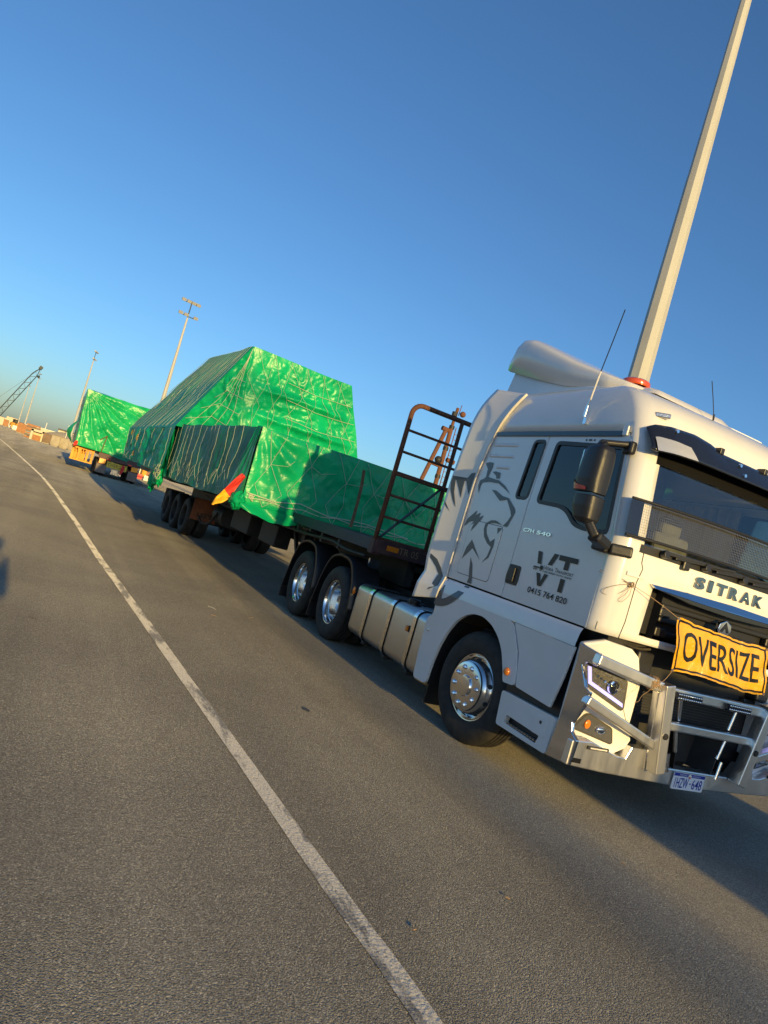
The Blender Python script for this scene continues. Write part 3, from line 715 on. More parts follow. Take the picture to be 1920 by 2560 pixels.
MB().poly(wing1, [], lambda a, b, d: Vector((cab_xf(1.8, a)+.05-d, a, b)), .045).build('grille_wing_underside', M['gloss'], T, bevel=.003)  # gloss black stands in for the dark reflection under the chrome wing
MB().poly(wing2, [], lambda a, b, d: Vector((cab_xf(1.8, a)+.05-d-.75*max(0, b-1.762), a, b)), .045).build('grille_chrome_wing', M['chrome'], T, bevel=.006)
# front lettering
fr3 = lambda a, b, d: Vector((cab_xf(b, a)+.016-d, a, b))
lx = [(-.462, -.358), (-.318, -.270), (-.228, -.116), (-.086, .026), (.054, .176), (.210, .330)]
for ch, (a, b) in zip('SITRAK', lx):
    text_on(MB(), ch, fr3, a, b, 1.860, 1.954, .055, 0.0, .016).build('chrome_letter', M['lettering'], T, bevel=.005, seg=1)
sh = [(-.125, 1.612), (-.115, 1.66), (-.05, 1.692), (.015, 1.66), (.025, 1.612), (-.01, 1.56), (-.05, 1.53), (-.09, 1.56)]
em = MB().poly(sh, [], lambda a, b, d: Vector((1.335-d, a, b)), .03).build('front_emblem', M['chrome'], T, bevel=.006)
MB().poly([(-.05, 1.675), (.0, 1.60), (-.025, 1.595), (-.05, 1.635), (-.075, 1.595), (-.10, 1.60)], [], lambda a, b, d: Vector((1.3385-d, a, b)), .003).build('emblem_chevron', M['gloss'], em)
# dark hardware visible in the gap under the front panel
mb = MB(); mb.span(.95, 1.16, -.86, .86, .50, 1.36); mb.span(1.0, 1.2, -1.05, -.86, 1.26, 1.34); mb.span(1.0, 1.2, .86, 1.05, 1.26, 1.34); mb.build('radiator_core', M['chassis'], T)
mb = MB()
for k in range(12): mb.span(1.16, 1.166, -.62, .62, .80+.022*k, .808+.022*k)
mb.build('radiator_fins', M['black'], T)
for sy in (-1, 1):
    mb = MB(); mb.box((1.2, sy*.70, 1.21), (.14, .17, .17)); mb.box((1.16, sy*.66, 1.08), (.1, .2, .08)); mb.build('front_bracket', M['black'], T, bevel=.02)
    MB().tube(smooth_poly([(1.18, sy*.95, 1.325), (1.2, sy*.85, 1.31), (1.19, sy*.72, 1.30), (1.2, sy*.6, 1.32)], 5), .012, 6).build('front_hose', M['rubber'], T, smooth=180)
# ------------------------------------------------------------------ headlights, bull bar
def hl3(sy, off=0.0):
    """headlight panel frame: a = |y| position, b = height; panel leans back towards the corner"""
    return lambda a, b, d: Vector((1.163+(1.226-a)*.26+off-d, sy*a, b))
hp = [(1.226, 1.243), (1.06, 1.306), (.851, 1.292), (.775, 1.24), (.743, 1.145), (.717, .771), (.666, .638), (.70, .56), (.779, .502), (1.065, .50), (1.226, .50)]
hl_o = rloop([(1.179, 1.102), (.831, 1.047), (.806, .839), (1.107, .948), (1.15, .99)], .02, 3)
fog_o = rloop([(1.132, .631), (1.064, .735), (1.039, .743), (.848, .68), (.819, .582)], .012, 3)
for sy in (-1, 1):
    P = MB().poly(hp, [], hl3(sy), .05).build('headlight_panel', M['white'], T, bevel=.015, seg=3)
    MB().poly(grow(hl_o, .016), [], hl3(sy, .004), .01).build('headlight_bezel', M['black'], P, bevel=.004)
    MB().poly(hl_o, [], hl3(sy, .006), .002).build('headlight_reflector', M['lens'], P)
    MB().poly([(1.153, 1.088), (1.127, 1.087), (1.096, .986), (.820, .886), (.812, .858), (1.115, .966)], [], hl3(sy, .012), .006).build('running_lamp_strip', M['drl'], P)
    MB().poly([(1.09, 1.06), (.86, 1.03), (.84, .99), (1.06, 1.02)], [], hl3(sy, .009), .003).build('headlight_brow', M['black'], P)
    c = hl3(sy, .01)(.925, .985, 0)
    mb = MB(); mb.lathe([(.052, -.004), (.05, .014), (.038, .018), (.036, .006)], c, 24, 'X'); mb.build('projector_ring', M['chrome'], P, smooth=40)
    MB().ball(c, .014, .036, .036, 16, 10).build('projector_lens', M['gloss'], P, smooth=180)
    for q in range(4): MB().cyl(hl3(sy, .006)(1.06-.03*q, 1.035-.012*q, 0), hl3(sy, .014)(1.06-.03*q, 1.035-.012*q, 0), .011, n=10).build('lamp_facet', M['chrome'], P)
    MB().poly(grow(fog_o, .014), [], hl3(sy, .004), .01).build('fog_lamp_bezel', M['black'], P, bevel=.004)
    MB().poly(fog_o, [], hl3(sy, .008), .003).build('fog_lamp', M['lens'], P)
    MB().ball(hl3(sy, .008)(1.035, .675, 0), .01, .03, .035, 12, 8).build('indicator_bulb', M['amber'], P, smooth=180)
    MB().ball(hl3(sy, .008)(.92, .655, 0), .012, .05, .03, 14, 8).build('fog_lamp_bowl', M['chrome'], P, smooth=180)
    MB().tube([hl3(sy, .002)(.79, .84, 0), hl3(sy, .002)(.755, .775, 0), hl3(sy, .002)(.725, .77, 0)], .002, 4).build('panel_crease', M['seam'], P)
    MB().span(1.16, 1.285, sy*.70, sy*.735, .66, 1.12).build('inner_lamp_cheek', M['white'], P, bevel=.008)
# bull bar
BB = bpy.data.objects.new('bull_bar', None); COL.objects.link(BB); BB.parent = T; BB.location = (0, 0, 0)
wingp = [(1.172, 1.238), (1.335, 1.214), (1.343, 1.118), (1.25, 1.122), (1.228, 1.092), (1.30, .955), (1.345, .93), (1.338, .845), (1.278, .681), (1.29, .624), (1.345, .578), (1.334, .395), (1.143, .385), (1.168, .662), (1.18, 1.099)]
def bx(y): return 1.36-.028*(abs(y)/1.22)**2
for sy in (-1, 1):
    w3 = lambda a, b, d: Vector((a, sy*(1.272-.26*(a-1.14)-d), b))
    MB().poly(wingp, [], w3, .03).build('bull_bar_wing', M['wing'], BB, bevel=.006, label='polished side wing of the bull bar')
    # angled bars
    for (ya, za, yb_, zb, h) in ((1.235, 1.172, .60, 1.081, .082), (1.232, .876, .515, .648, .068)):
        MB().beam((1.335, sy*ya, za), (1.375, sy*yb_, zb), .075, h).build('angled_bar', M['bull'], BB, bevel=.012, seg=3)
    # uprights
    up = MB().beam((1.41, sy*.588, 1.118), (1.41, sy*.458, .462), .095, .10, up=(1, 0, 0)).build('upright', M['bull'], BB, bevel=.008, seg=3)
    mb = MB(); mb.cyl((1.458, sy*.512, .745), (1.470, sy*.512, .745), .026, .022, n=18); mb.build('rubber_plug', M['black'], BB, smooth=40)
    MB().beam((1.37, sy*.62, 1.05), (1.34, sy*.50, .52), .03, .05, up=(1, 0, 0)).build('upright_gusset', M['bull'], BB, bevel=.004)
    # recess plates beside the centre pocket; black stands in for shaded aluminium
    mb = MB(); mb.add([(1.355, sy*.25, .785), (1.355, sy*.205, .485), (1.12, sy*.13, .485), (1.12, sy*.16, .785)], [(0, 1, 2, 3)]); o = mb.build('pocket_plate', M['black'], BB)
    s = o.modifiers.new('t', 'SOLIDIFY'); s.thickness = .008
    for (a, b) in (((1.34, sy*.318, 1.02), (1.34, sy*.285, .86)), ((1.34, sy*.285, .79), (1.345, sy*.235, .62)), ((1.345, sy*.30, .60), (1.35, sy*.275, .46))):
        MB().cyl(a, b, .017, n=12).build('stay_tube', M['alu'], BB, smooth=40)
MB().beam((1.39, -.545, 1.066), (1.39, .545, 1.066), .06, .078).build('cross_bar', M['bull'], BB, bevel=.012, seg=3)
MB().beam((1.39, -.50, .818), (1.39, .50, .818), .06, .066).build('cross_bar', M['bull'], BB, bevel=.012, seg=3)
bo = [(-1.238, .395), (-.9, .378), (-.2, .362), (.2, .362), (.9, .378), (1.238, .395), (1.236, .572), (1.05, .585), (.80, .515), (.72, .512), (.685, .60), (.535, .60), (.47, .50), (.43, .492), (-.43, .492), (-.47, .50), (-.535, .60), (-.685, .60), (-.72, .512), (-.80, .515), (-1.05, .585), (-1.236, .572)]
MB().poly(bo, [], lambda a, b, d: Vector((bx(a)-d, a, b)), .10).build('bumper_beam', M['bull'], BB, bevel=.008)
mb = MB(); mb.span(1.12, 1.345, -.72, .72, .45, .462); mb.build('bumper_floor', M['bull'], BB)
for sy in (-1, 1):
    MB().span(bx(1)-.002, bx(1)+.012, sy*.90, sy*1.10, .532, .556).build('air_slot', M['seam'], BB)
    mb = MB()
    for k in range(14): mb.cyl((bx(1)+.004, sy*(.925+.0115*k), .544), (bx(1)+.016, sy*(.925+.0115*k), .544), .006, n=8)
    mb.build('marker_led_row', M['whitep'], BB)
    for (y0, y1) in ((.07, .345) if sy > 0 else (-.50, -.222),):
        ld = MB().span(1.42, 1.455, y0, y1, 1.028, 1.084).build('light_bar', M['gloss'], BB, bevel=.008)
        mb = MB()
        for k in range(11):
            for zz in (1.042, 1.070): mb.ball((1.455, lerp(y0+.022, y1-.022, k/10), zz), .004, .009, .009, 8, 6)
        mb.build('light_bar_leds', M['chrome'], ld, smooth=180)
MB().poly([(-1.205, .42), (-1.12, .418), (-1.12, .452), (-1.205, .454)], [], lambda a, b, d: Vector((bx(a)+.0035-d, a, b)), .002).build('maker_sticker', M['ink'], BB)
text_on(MB(), 'BULLBAR', lambda a, b, d: Vector((bx(a)+.0052, a, b)), -1.195, -1.13, .437, .446).build('sticker_text', M['blue'], BB) if False else None
# number plate
pl3 = lambda a, b, d: Vector((1.378+d, a, b))
NP = MB().poly(rloop([(-.215, .349), (.131, .349), (.131, .479), (-.215, .479)], .008, 3), [], lambda a, b, d: Vector((1.378-d, a, b)), .006).build('number_plate', M['plate'], T)
MB().poly([(-.211, .452), (.127, .452), (.127, .476), (-.211, .476)], [], lambda a, b, d: Vector((1.3795-d, a, b)), .001).build('plate_band', M['blue'], NP)
pt = lambda a, b, d: Vector((1.3805+d, a, b))
mb = MB(); text_on(mb, '1HZW', pt, -.192, -.042, .362, .440, .006); text_on(mb, '648', pt, .0, .112, .362, .440, .006); mb.add([pt(-.027, .396, 0), pt(-.015, .396, 0), pt(-.015, .408, 0), pt(-.027, .408, 0)], [(0, 1, 2, 3)])
mb.build('plate_number', M['blue'], NP)
mb = MB(); pw = lambda a, b, d: Vector((1.3815+d, a, b)); text_on(mb, 'WESTERN', pw, -.155, -.075, .459, .469); text_on(mb, 'AUSTRALIA', pw, -.015, .075, .459, .469); mb.build('plate_state_name', M['plate'], NP)
MB().poly([(-.058, .444), (-.030, .444), (-.026, .466), (-.044, .478), (-.062, .466)], [], lambda a, b, d: Vector((1.3822-d, a, b)), .0008).build('plate_crest', M['whitep'], NP)
MB().poly([(-.054, .444), (-.034, .444), (-.034, .455), (-.054, .455)], [], lambda a, b, d: Vector((1.3834-d, a, b)), .0008).build('plate_crest_shield', M['flagred'], NP)

# ------------------------------------------------------------------ mirrors
def mirror_fn(tab, sy):
    def fn(u, v):
        z = lerp(tab[0][0], tab[-1][0], v)
        cx = interp(z, [(t[0], t[1]) for t in tab]); hx = interp(z, [(t[0], t[2]) for t in tab]); hy = interp(z, [(t[0], t[3]) for t in tab])
        th = 2*math.pi*u; c, s_ = math.cos(th), math.sin(th); e = .6
        return Vector((cx+hx*math.copysign(abs(c)**e, c), sy*(1.465+hy*math.copysign(abs(s_)**e, s_)), z))
    return fn
for sy in (-1, 1):
    mr = bpy.data.objects.new('wing_mirror', None); COL.objects.link(mr); mr.parent = T
    upper = [(2.295, 1.06, .08, .05), (2.305, 1.06, .112, .085), (2.40, 1.05, .120, .095), (2.56, 1.055, .112, .09), (2.63, 1.06, .100, .082), (2.66, 1.065, .08, .06), (2.668, 1.07, .02, .02)]
    lower = [(2.075, 1.10, .02, .02), (2.08, 1.10, .062, .052), (2.11, 1.09, .088, .074), (2.20, 1.075, .106, .086), (2.278, 1.07, .106, .086), (2.287, 1.07, .07, .045)]
    for tab in (upper, lower):
        mb = MB(); mb.grid(mirror_fn(tab, sy), 40, 36); mb.build('mirror_housing', M['black'], mr, smooth=50)
    MB().span(.938, .955, sy*1.40, sy*1.53, 2.33, 2.62).build('mirror_glass', M['chrome'], mr, bevel=.01)
    MB().box((1.065, sy*1.465, 2.29), (.17, .12, .02)).build('mirror_joint', M['gloss'], mr)
    mb = MB(); mb.grid(lambda u, v: mirror_fn(upper, sy)(.20+.27*u, (.04+.22*v*(.25+.75*u)))+Vector((-.006, sy*.008, 0)), 10, 5); mb.build('mirror_indicator', M['red'], mr, smooth=180)
    mb = MB(); mb.box((1.10, sy*1.255, 2.715), (.10, .06, .10)); mb.beam((1.09, sy*1.25, 2.74), (1.00, sy*1.46, 2.695), .07, .045); mb.beam((1.02, sy*1.42, 2.70), (1.03, sy*1.47, 2.64), .08, .06); mb.build('mirror_upper_arm', M['black'], mr, bevel=.02, seg=3)
    mb = MB(); mb.beam((1.12, sy*1.46, 2.10), (1.17, sy*1.40, 2.00), .10, .07); mb.beam((1.17, sy*1.42, 2.01), (1.15, sy*1.27, 1.965), .11, .075); mb.build('mirror_lower_arm', M['black'], mr, bevel=.02, seg=3)
    mb = MB(); mb.beam((1.01, sy*1.245, 1.965), (1.165, sy*1.245, 1.955), .075, .085); mb.beam((1.165, sy*1.24, 1.955), (1.255, sy*1.10, 1.965), .05, .085); mb.build('mirror_foot', M['black'], mr, bevel=.018, seg=3)

# ------------------------------------------------------------------ decals on the visible side
def decal(name, loop, mt, y=-1.2255, parent=T): return MB().poly(loop, [], lambda a, b, d: Vector((a, y, b)), 0).build(name, mt, parent)
Y1 = -1.2262
LION = {
 'lion_brow': [(-.82, 2.538), (-.752, 2.552), (-.684, 2.545), (-.686, 2.5), (-.717, 2.403), (-.589, 2.387), (-.514, 2.38), (-.381, 2.329), (-.281, 2.263), (-.367, 2.3), (-.506, 2.35), (-.666, 2.356), (-.784, 2.344), (-.804, 2.316), (-.801, 2.23), (-.84, 2.306), (-.834, 2.361), (-.774, 2.38), (-.745, 2.400), (-.755, 2.482)],
 'lion_ear': [(-.656, 2.456), (-.601, 2.464), (-.525, 2.454), (-.515, 2.398), (-.564, 2.394), (-.58, 2.421)],
 'lion_nose': [(-.582, 2.281), (-.509, 2.279), (-.386, 2.236), (-.275, 2.223), (-.135, 2.132), (-.122, 2.105), (-.136, 2.061), (-.179, 1.963), (-.244, 1.959), (-.191, 2.012), (-.162, 2.065), (-.187, 2.105), (-.291, 2.207), (-.406, 2.188)],
 'lion_muzzle': [(-.497, 1.969), (-.444, 1.994), (-.37, 1.999), (-.252, 1.966), (-.344, 1.972), (-.42, 1.971), (-.478, 1.957), (-.487, 1.911), (-.462, 1.862), (-.369, 1.793), (-.306, 1.833), (-.295, 1.76), (-.321, 1.647), (-.408, 1.588), (-.352, 1.657), (-.333, 1.747), (-.411, 1.773), (-.491, 1.828), (-.53, 1.898), (-.528, 1.951)],
 'lion_tooth': [(-.313, 1.936), (-.24, 1.938), (-.29, 1.877)],
 'lion_cheek': [(-.891, 1.885), (-.865, 1.959), (-.735, 2.062), (-.741, 2.007), (-.664, 2.046), (-.681, 1.987), (-.599, 2.026), (-.664, 1.927), (-.747, 1.844), (-.724, 1.936), (-.78, 1.906), (-.735, 1.948), (-.812, 1.941)],
 'lion_chest': [(-.762, 1.564), (-.735, 1.688), (-.674, 1.773), (-.592, 1.709), (-.447, 1.601), (-.625, 1.693)],
 'lion_back': [(-.614, 1.607), (-.546, 1.543), (-.502, 1.447), (-.484, 1.365), (-.555, 1.365), (-.547, 1.416), (-.577, 1.485)],
}
for k, lp in LION.items(): decal(k, lp, M['decal'], Y1)
def lowy(a, b):   # follow the ledge below the cab
    return -1.2285-.0375*max(0, min(1, (1.338-b)/.14))
def ledge_decal(name, pts, n=14):
    """strip between two edges following the ledge: pts = [(left, right), ...]"""
    L = smooth_poly([(a[0], a[1], 0) for a, b in pts], n); Rr = smooth_poly([(b[0], b[1], 0) for a, b in pts], n)
    mb = MB(); vs = []
    for p, q in zip(L, Rr):
        for t in (0, .25, .5, .75, 1): r = p.lerp(q, t); vs.append((r.x, lowy(r.x, r.y)-.004, r.y))
    fs = [(5*i+j, 5*i+j+1, 5*i+j+6, 5*i+j+5) for i in range(len(L)-1) for j in range(4)]
    mb.add(vs, fs); return mb.build(name, M['decal'], T)
ledge_decal('lion_tail', [((-.549, 1.335), (-.472, 1.335)), ((-.60, 1.285), (-.50, 1.28)), ((-.655, 1.235), (-.58, 1.19)), ((-.753, 1.168), (-.70, 1.108)), ((-.845, 1.135), (-.83, 1.062)), ((-.862, 1.15), (-.955, 1.06)), ((-.868, 1.25), (-.935, 1.15)), ((-.872, 1.30), (-.905, 1.24)), ((-.868, 1.335), (-.878, 1.33))])
def fair_decal(name, loop):
    """shape cut onto the flared fairing"""
    def to3(a, b, d):
        # find u on the fairing at height b
        best = None
        for k in range(21):
            p = fairR(k/20, 0)
        v0, v1 = 0.0, 1.0
        for _ in range(24):
            vm = (v0+v1)/2
            if fairR(.5, vm).z < b: v0 = vm
            else: v1 = vm
        pa = fairR(0, v0); pb = fairR(1, v0); u = max(0.0, min(1.0, (a-pa.x)/(pb.x-pa.x)))
        q = fairR(u, v0); return Vector((a, q.y-.004, b))
    return MB().poly(loop, [], to3, 0).build(name, M['decal'], T)
fair_decal('lion_mane', [(-.936, 2.43), (-.94, 2.36), (-.945, 2.268), (-.955, 2.20), (-1.0, 2.27), (-1.039, 2.332), (-1.061, 2.331), (-1.062, 2.257), (-1.051, 2.15), (-1.12, 2.25), (-1.178, 2.324), (-1.190, 2.331), (-1.165, 2.2), (-1.088, 2.046), (-1.16, 2.121), (-1.225, 2.22), (-1.245, 2.29), (-1.239, 2.365), (-1.034, 2.365), (-.99, 2.42)])
fair_decal('lion_mane_tip', [(-1.262, 2.095), (-1.153, 1.995), (-1.25, 2.055)])
fair_decal('lion_haunch', [(-1.25, 1.528), (-1.137, 1.49), (-1.05, 1.42), (-.985, 1.345), (-.985, 1.24), (-1.118, 1.164), (-1.073, 1.268), (-1.057, 1.351), (-1.124, 1.412), (-1.245, 1.488)])
# company lettering on the door
sd = lambda a, b, d: Vector((a, -1.2265-d, b))
def tblock(loop): return loop
Vt = [(.362, 1.815), (.408, 1.815), (.437, 1.716), (.392, 1.716)]
def dpoly(name, loop): MB().poly(loop, [], lambda a, b, d: Vector((a, -1.2265, b)), 0).build(name, M['ink'], T)
DOORPX = lambda x, y: None
dpoly('logo_letter_bar', [(.361, 1.818), (.413, 1.818), (.440, 1.715), (.390, 1.715)])
dpoly('logo_letter_bar', [(.572, 1.826), (.627, 1.826), (.572, 1.725), (.522, 1.725)])
dpoly('logo_letter_bar', [(.640, 1.826), (.865, 1.826), (.865, 1.784), (.776, 1.784), (.776, 1.718), (.722, 1.718), (.722, 1.784), (.640, 1.784)])
dpoly('logo_letter_bar', [(.412, 1.640), (.462, 1.640), (.487, 1.572), (.513, 1.646), (.562, 1.646), (.507, 1.538), (.462, 1.538)])
dpoly('logo_letter_bar', [(.722, 1.645), (.775, 1.645), (.775, 1.537), (.722, 1.537)])
mb = MB(); text_on(mb, 'V', sd, .487, .520, 1.680, 1.714); text_on(mb, 'EERA', sd, .521, .607, 1.680, 1.705); text_on(mb, 'T', sd, .628, .655, 1.680, 1.714); text_on(mb, 'RANSPORT', sd, .657, .855, 1.680, 1.705); mb.build('company_name', M['ink'], T)
mb = MB(); text_on(mb, 'DELIVERED WITH PRIDE.', sd, .487, .845, 1.657, 1.671, .012, .2); mb.build('company_motto', M['ink'], T)
mb = MB(); text_on(mb, '0415 764 820', sd, .358, .862, 1.462, 1.512, .012); mb.build('phone_number', M['ink'], T)
mb = MB(); P = lambda lp: mb.poly(lp, [], lambda a, b, d: Vector((a, -1.2265, b)), 0)
P([(.352, 1.690), (.432, 1.690), (.432, 1.680), (.352, 1.680)]); P([(.436, 1.705), (.470, 1.705), (.478, 1.688), (.478, 1.672), (.436, 1.672)]); P([(.446, 1.718), (.449, 1.718), (.449, 1.705), (.446, 1.705)])
for cx in (.364, .392, .452):
    mb.poly([(cx+.0125*math.cos(t), 1.672+.0125*math.sin(t)) for t in [k*math.pi/8 for k in range(16)]], [[(cx+.007*math.cos(t), 1.672+.007*math.sin(t)) for t in [k*math.pi/8 for k in range(16)]]], lambda a, b, d: Vector((a, -1.2272, b)), 0)
mb.build('logo_truck', M['ink'], T)
mb = MB(); text_on(mb, 'C7H', lambda a, b, d: Vector((a, -1.228-d, b)), .083, .235, 1.952, 1.985, .02, 0, .004); text_on(mb, '540', lambda a, b, d: Vector((a, -1.228-d, b)), .275, .462, 1.950, 1.983, .02, 0, .004); mb.build('model_badge', M['chrome'], T)
mb = MB()
for a, w in ((.56, .012), (.61, .03), (.66, .012)): mb.span(a-w/2, a+w/2, -1.2235, -1.2265, 2.778, 2.792)
mb.build('door_top_sensors', M['black'], T)

# ------------------------------------------------------------------ chassis, tank, wheels
mb = MB()
for sy in (-1, 1): mb.span(-6.0, 1.05, sy*.38, sy*.46, .70, .95)
for x in (-1.0, -2.2, -3.3, -4.4, -5.6): mb.span(x-.06, x+.06, -.38, .38, .72, .9)
mb.build('chassis_frame', M['chassis'], T)
mb = MB(); mb.span(-.06, .06, -.9, .9, .38, .5); mb.cyl((-3.655, -.9, .5), (-3.655, .9, .5), .11); mb.ball((-3.655, 0, .5), .26, .22, .26); mb.cyl((-5.068, -.9, .5), (-5.068, .9, .5), .11); mb.ball((-5.068, 0, .5), .26, .22, .26); mb.build('axles', M['chassis'], T)
mb = MB(); mb.span(-.55, 1.1, -.75, .75, .62, 1.34); mb.span(-1.3, -.9, -1.05, 1.05, .95, 1.2); mb.build('engine_block', M['chassis'], T)
mb = MB(); mb.lathe([(.0005, .06), (.45, .06), (.47, .03), (.47, 0), (.0005, 0)], (-4.3, 0, 1.13), 36, 'Z'); mb.span(-4.75, -3.85, -.45, .45, .96, 1.13); mb.build('fifth_wheel', M['chassis'], T)
mb = MB(); mb.span(-2.5, -1.15, -.5, .5, .95, 1.0); mb.span(-1.35, -1.2, -.9, .9, 1.0, 2.7); mb.build('catwalk', M['chassis'], T)
for k in range(3):
    MB().tube(smooth_poly([(-1.36, -.25+.2*k, 1.9), (-1.7, -.25+.2*k, 1.45), (-2.3, -.2+.17*k, 1.25), (-2.95, -.2+.17*k, 1.40)], 8), .014, 6).build('air_hose', M['rubber'], T, smooth=180)
# drive mudguards
for xc in (-3.655, -5.068):
    for sy in (-1, 1):
        pr = [(.66, .02), (.60, .30), (.48, .50), (.34, .615), (.10, .655), (-.12, .645), (-.34, .575), (-.48, .42), (-.58, .20), (-.68, -.16)]
        if xc < -5: pr[-1] = (-.69, -.18)
        P = smooth_poly([(a, 0, b) for a, b in pr], 5); mb = MB(); N = len(P)
        sec = [(1.235, -.035), (1.232, .0), (1.19, .014), (.86, .014), (.84, 0)]
        vs = []
        for i, p in enumerate(P):
            d = (P[min(i+1, N-1)]-P[max(i-1, 0)]).normalized(); nn = Vector((-d.z, 0, d.x)); nn = nn if nn.dot(p) > 0 else -nn
            for yy, oo in sec: vs.append(Vector((xc+p.x, sy*yy, .5+p.z))+nn*oo)
        k = len(sec); mb.add(vs, [(i*k+j, i*k+j+1, (i+1)*k+j+1, (i+1)*k+j) for i in range(N-1) for j in range(k-1)])
        o = mb.build('mudguard', M['black'], T, smooth=45); s = o.modifiers.new('t', 'SOLIDIFY'); s.thickness = .008
    MB().span(xc-.72, xc-.705, -1.22, -.86, .14, .42).build('mudguard_flap', M['black'], T)
MB().ball((-2.985, -1.225, .79), .02, .02, .05, 10, 8).build('side_marker', M['amber'], T, smooth=180)
# fuel tank and straps
def tank_sec(r=.09, y0=-1.205, y1=-.62, z0=.285, z1=.915, n=6, g=0.0):
    y0 -= g; y1 += g; z0 -= g; z1 += g
    pts = []
    for cy, cz, a0 in ((y0+r, z1-r, 90), (y0+r, z0+r, 180), (y1-r, z0+r, 270), (y1-r, z1-r, 0)):
        for k in range(n+1):
            t = R(a0+90*k/n); pts.append((cy+r*math.cos(t), cz+r*math.sin(t)))
    return pts
def tank(x0, x1, sy, nm, mt):
    sec = tank_sec(); N = len(sec); mb = MB(); vs = []
    sts = [(x0, .965), (x0+.006, .985), (x0+.03, 1.0), (x1-.03, 1.0), (x1-.006, .985), (x1, .965)]
    cy, cz = -.91, .60
    for x, k in sts:
        for y, z in sec: vs.append((x, (cy+(y-cy)*k)*(-sy), cz+(z-cz)*k))
    mb.add(vs, [(i*N+j, i*N+(j+1) % N, (i+1)*N+(j+1) % N, (i+1)*N+j) for i in range(len(sts)-1) for j in range(N)]+[tuple(range(N)), tuple(range(5*N, 6*N))])
    return mb.build(nm, mt, T, smooth=35)
tk = tank(-2.93, -1.03, -1, 'fuel_tank', M['tank'])
tank(-2.93, -1.5, 1, 'battery_box', M['chassis'])
for x in (-2.50, -1.90, -1.325):
    for wd, g_, mt_, nm in ((.044, .006, M['black'], 'strap_rubber'), (.034, .012, M['alu'], 'tank_strap')):
        sec = tank_sec(r=.095, g=g_); N = len(sec); mb = MB()
        vs = [(x-wd, y, z) for y, z in sec]+[(x+wd, y, z) for y, z in sec]
        mb.add(vs, [(j, (j+1) % N, N+(j+1) % N, N+j) for j in range(N)]); mb.build(nm, mt_, tk, smooth=45)
    MB().span(x-.03, x+.03, -1.16, -1.02, .235, .28).build('strap_tensioner', M['chassis'], tk, bevel=.01)
    MB().span(x-.05, x+.05, -.8, -.42, .22, .30).build('tank_bracket', M['chassis'], tk)
mb = MB(); mb.lathe([(.085, 0), (.085, .02), (.07, .025), (.07, .06), (.06, .068), (.0005, .07)], (-1.78, -1.02, .913), 22, 'Z'); mb.build('tank_cap', M['black'], tk, smooth=35)
mb = MB(); mb.box((-1.425, -1.222, .695), (.045, .03, .065)); mb.build('side_marker', M['amber'], T, bevel=.012)
MB().span(-1.41, -1.395, -1.215, -1.2, .66, .73).build('marker_base', M['black'], T)
for sy in (-1, 1):
    w_ = make_wheel('wheel', 'steer', T, -.10, 0.0, sy); w_.location.y = sy*1.165; w_.rotation_euler.z = R(4.5)+(0 if sy < 0 else math.pi)
    make_wheel('wheel', 'drive', T, -3.655, 1.19, sy)
    make_wheel('wheel', 'drive', T, -5.068, 1.19, sy)
MB().span(-.76, -.745, -1.2, -.9, .12, .42).build('mudflap', M['black'], T)
# ------------------------------------------------------------------ cloth OVERSIZE sign on the truck front
SG = thing('oversize_sign', 'crumpled amber cloth OVERSIZE sign tied across the truck front', 'sign', (1.40, -.1, 1.2))
def sign_pt(u, v, off=0.0):
    TL, TR, BL, BR = (-.639, 1.621), (.386, 1.578), (-.598, 1.22), (.462, 1.202)
    y = lerp(lerp(BL[0], BR[0], u), lerp(TL[0], TR[0], u), v); z = lerp(lerp(BL[1], BR[1], u), lerp(TL[1], TR[1], u), v)
    z += -.022*math.sin(math.pi*u)*v+.012*math.sin(math.pi*u*2)*(1-v)
    q = Vector((y*3.2, z*3.2, 1.7))
    x = 1.415-.03*(v-.5)+.02*noise.noise(q)+.010*noise.noise(q*2.7)+.006*math.sin(16*y+5*z+4*noise.noise(q*1.3))
    y += .012*noise.noise(q*2.4+Vector((9, 0, 0)))+.006*noise.noise(q*6); z += .011*noise.noise(q*2.6+Vector((0, 7, 0)))+.005*noise.noise(q*6+Vector((3, 3, 3)))
    return Vector((x+off, y, z))
so = SG.location
MB().grid(lambda u, v: sign_pt(u, v), 96, 44).build('sign_cloth', M['signy'], SG, smooth=180, org=so)
mb = MB(); text_on(mb, 'OVERSIZE', lambda a, b, d: sign_pt(a, b, .0035), .085, .915, .24, .78, .012)
bm_ = bmesh.new(); me_ = bpy.data.meshes.new('x'); me_.from_pydata(mb.v, [], mb.f); bm_.from_mesh(me_)
bm_.free()
# finer letters so that they follow the creases
def sub_text(body, fn, a0, a1, b0, b1, offset=0.0, cuts=7, shear=0.0):
    vs, fs, asp = text_geo(body, offset, shear)
    bm = bmesh.new(); V = [bm.verts.new((lerp(a0, a1, x), lerp(b0, b1, y), 0)) for x, y in vs]
    for f in fs:
        try: bm.faces.new([V[i] for i in f])
        except ValueError: pass
    for k in range(1, 40):
        for ax in (0, 1):
            co = [0, 0, 0]; co[ax] = k/40; no = [0, 0, 0]; no[ax] = 1
            bmesh.ops.bisect_plane(bm, geom=bm.verts[:]+bm.edges[:]+bm.faces[:], plane_co=co, plane_no=no)
    bm.verts.index_update(); out = MB().add([fn(v.co.x, v.co.y) for v in bm.verts], [tuple(v.index for v in f.verts) for f in bm.faces]); bm.free(); return out
sub_text('OVERSIZE', lambda a, b: sign_pt(a, b, .004), .085, .915, .22, .80, .006).build('sign_lettering', M['ink'], SG, org=so)
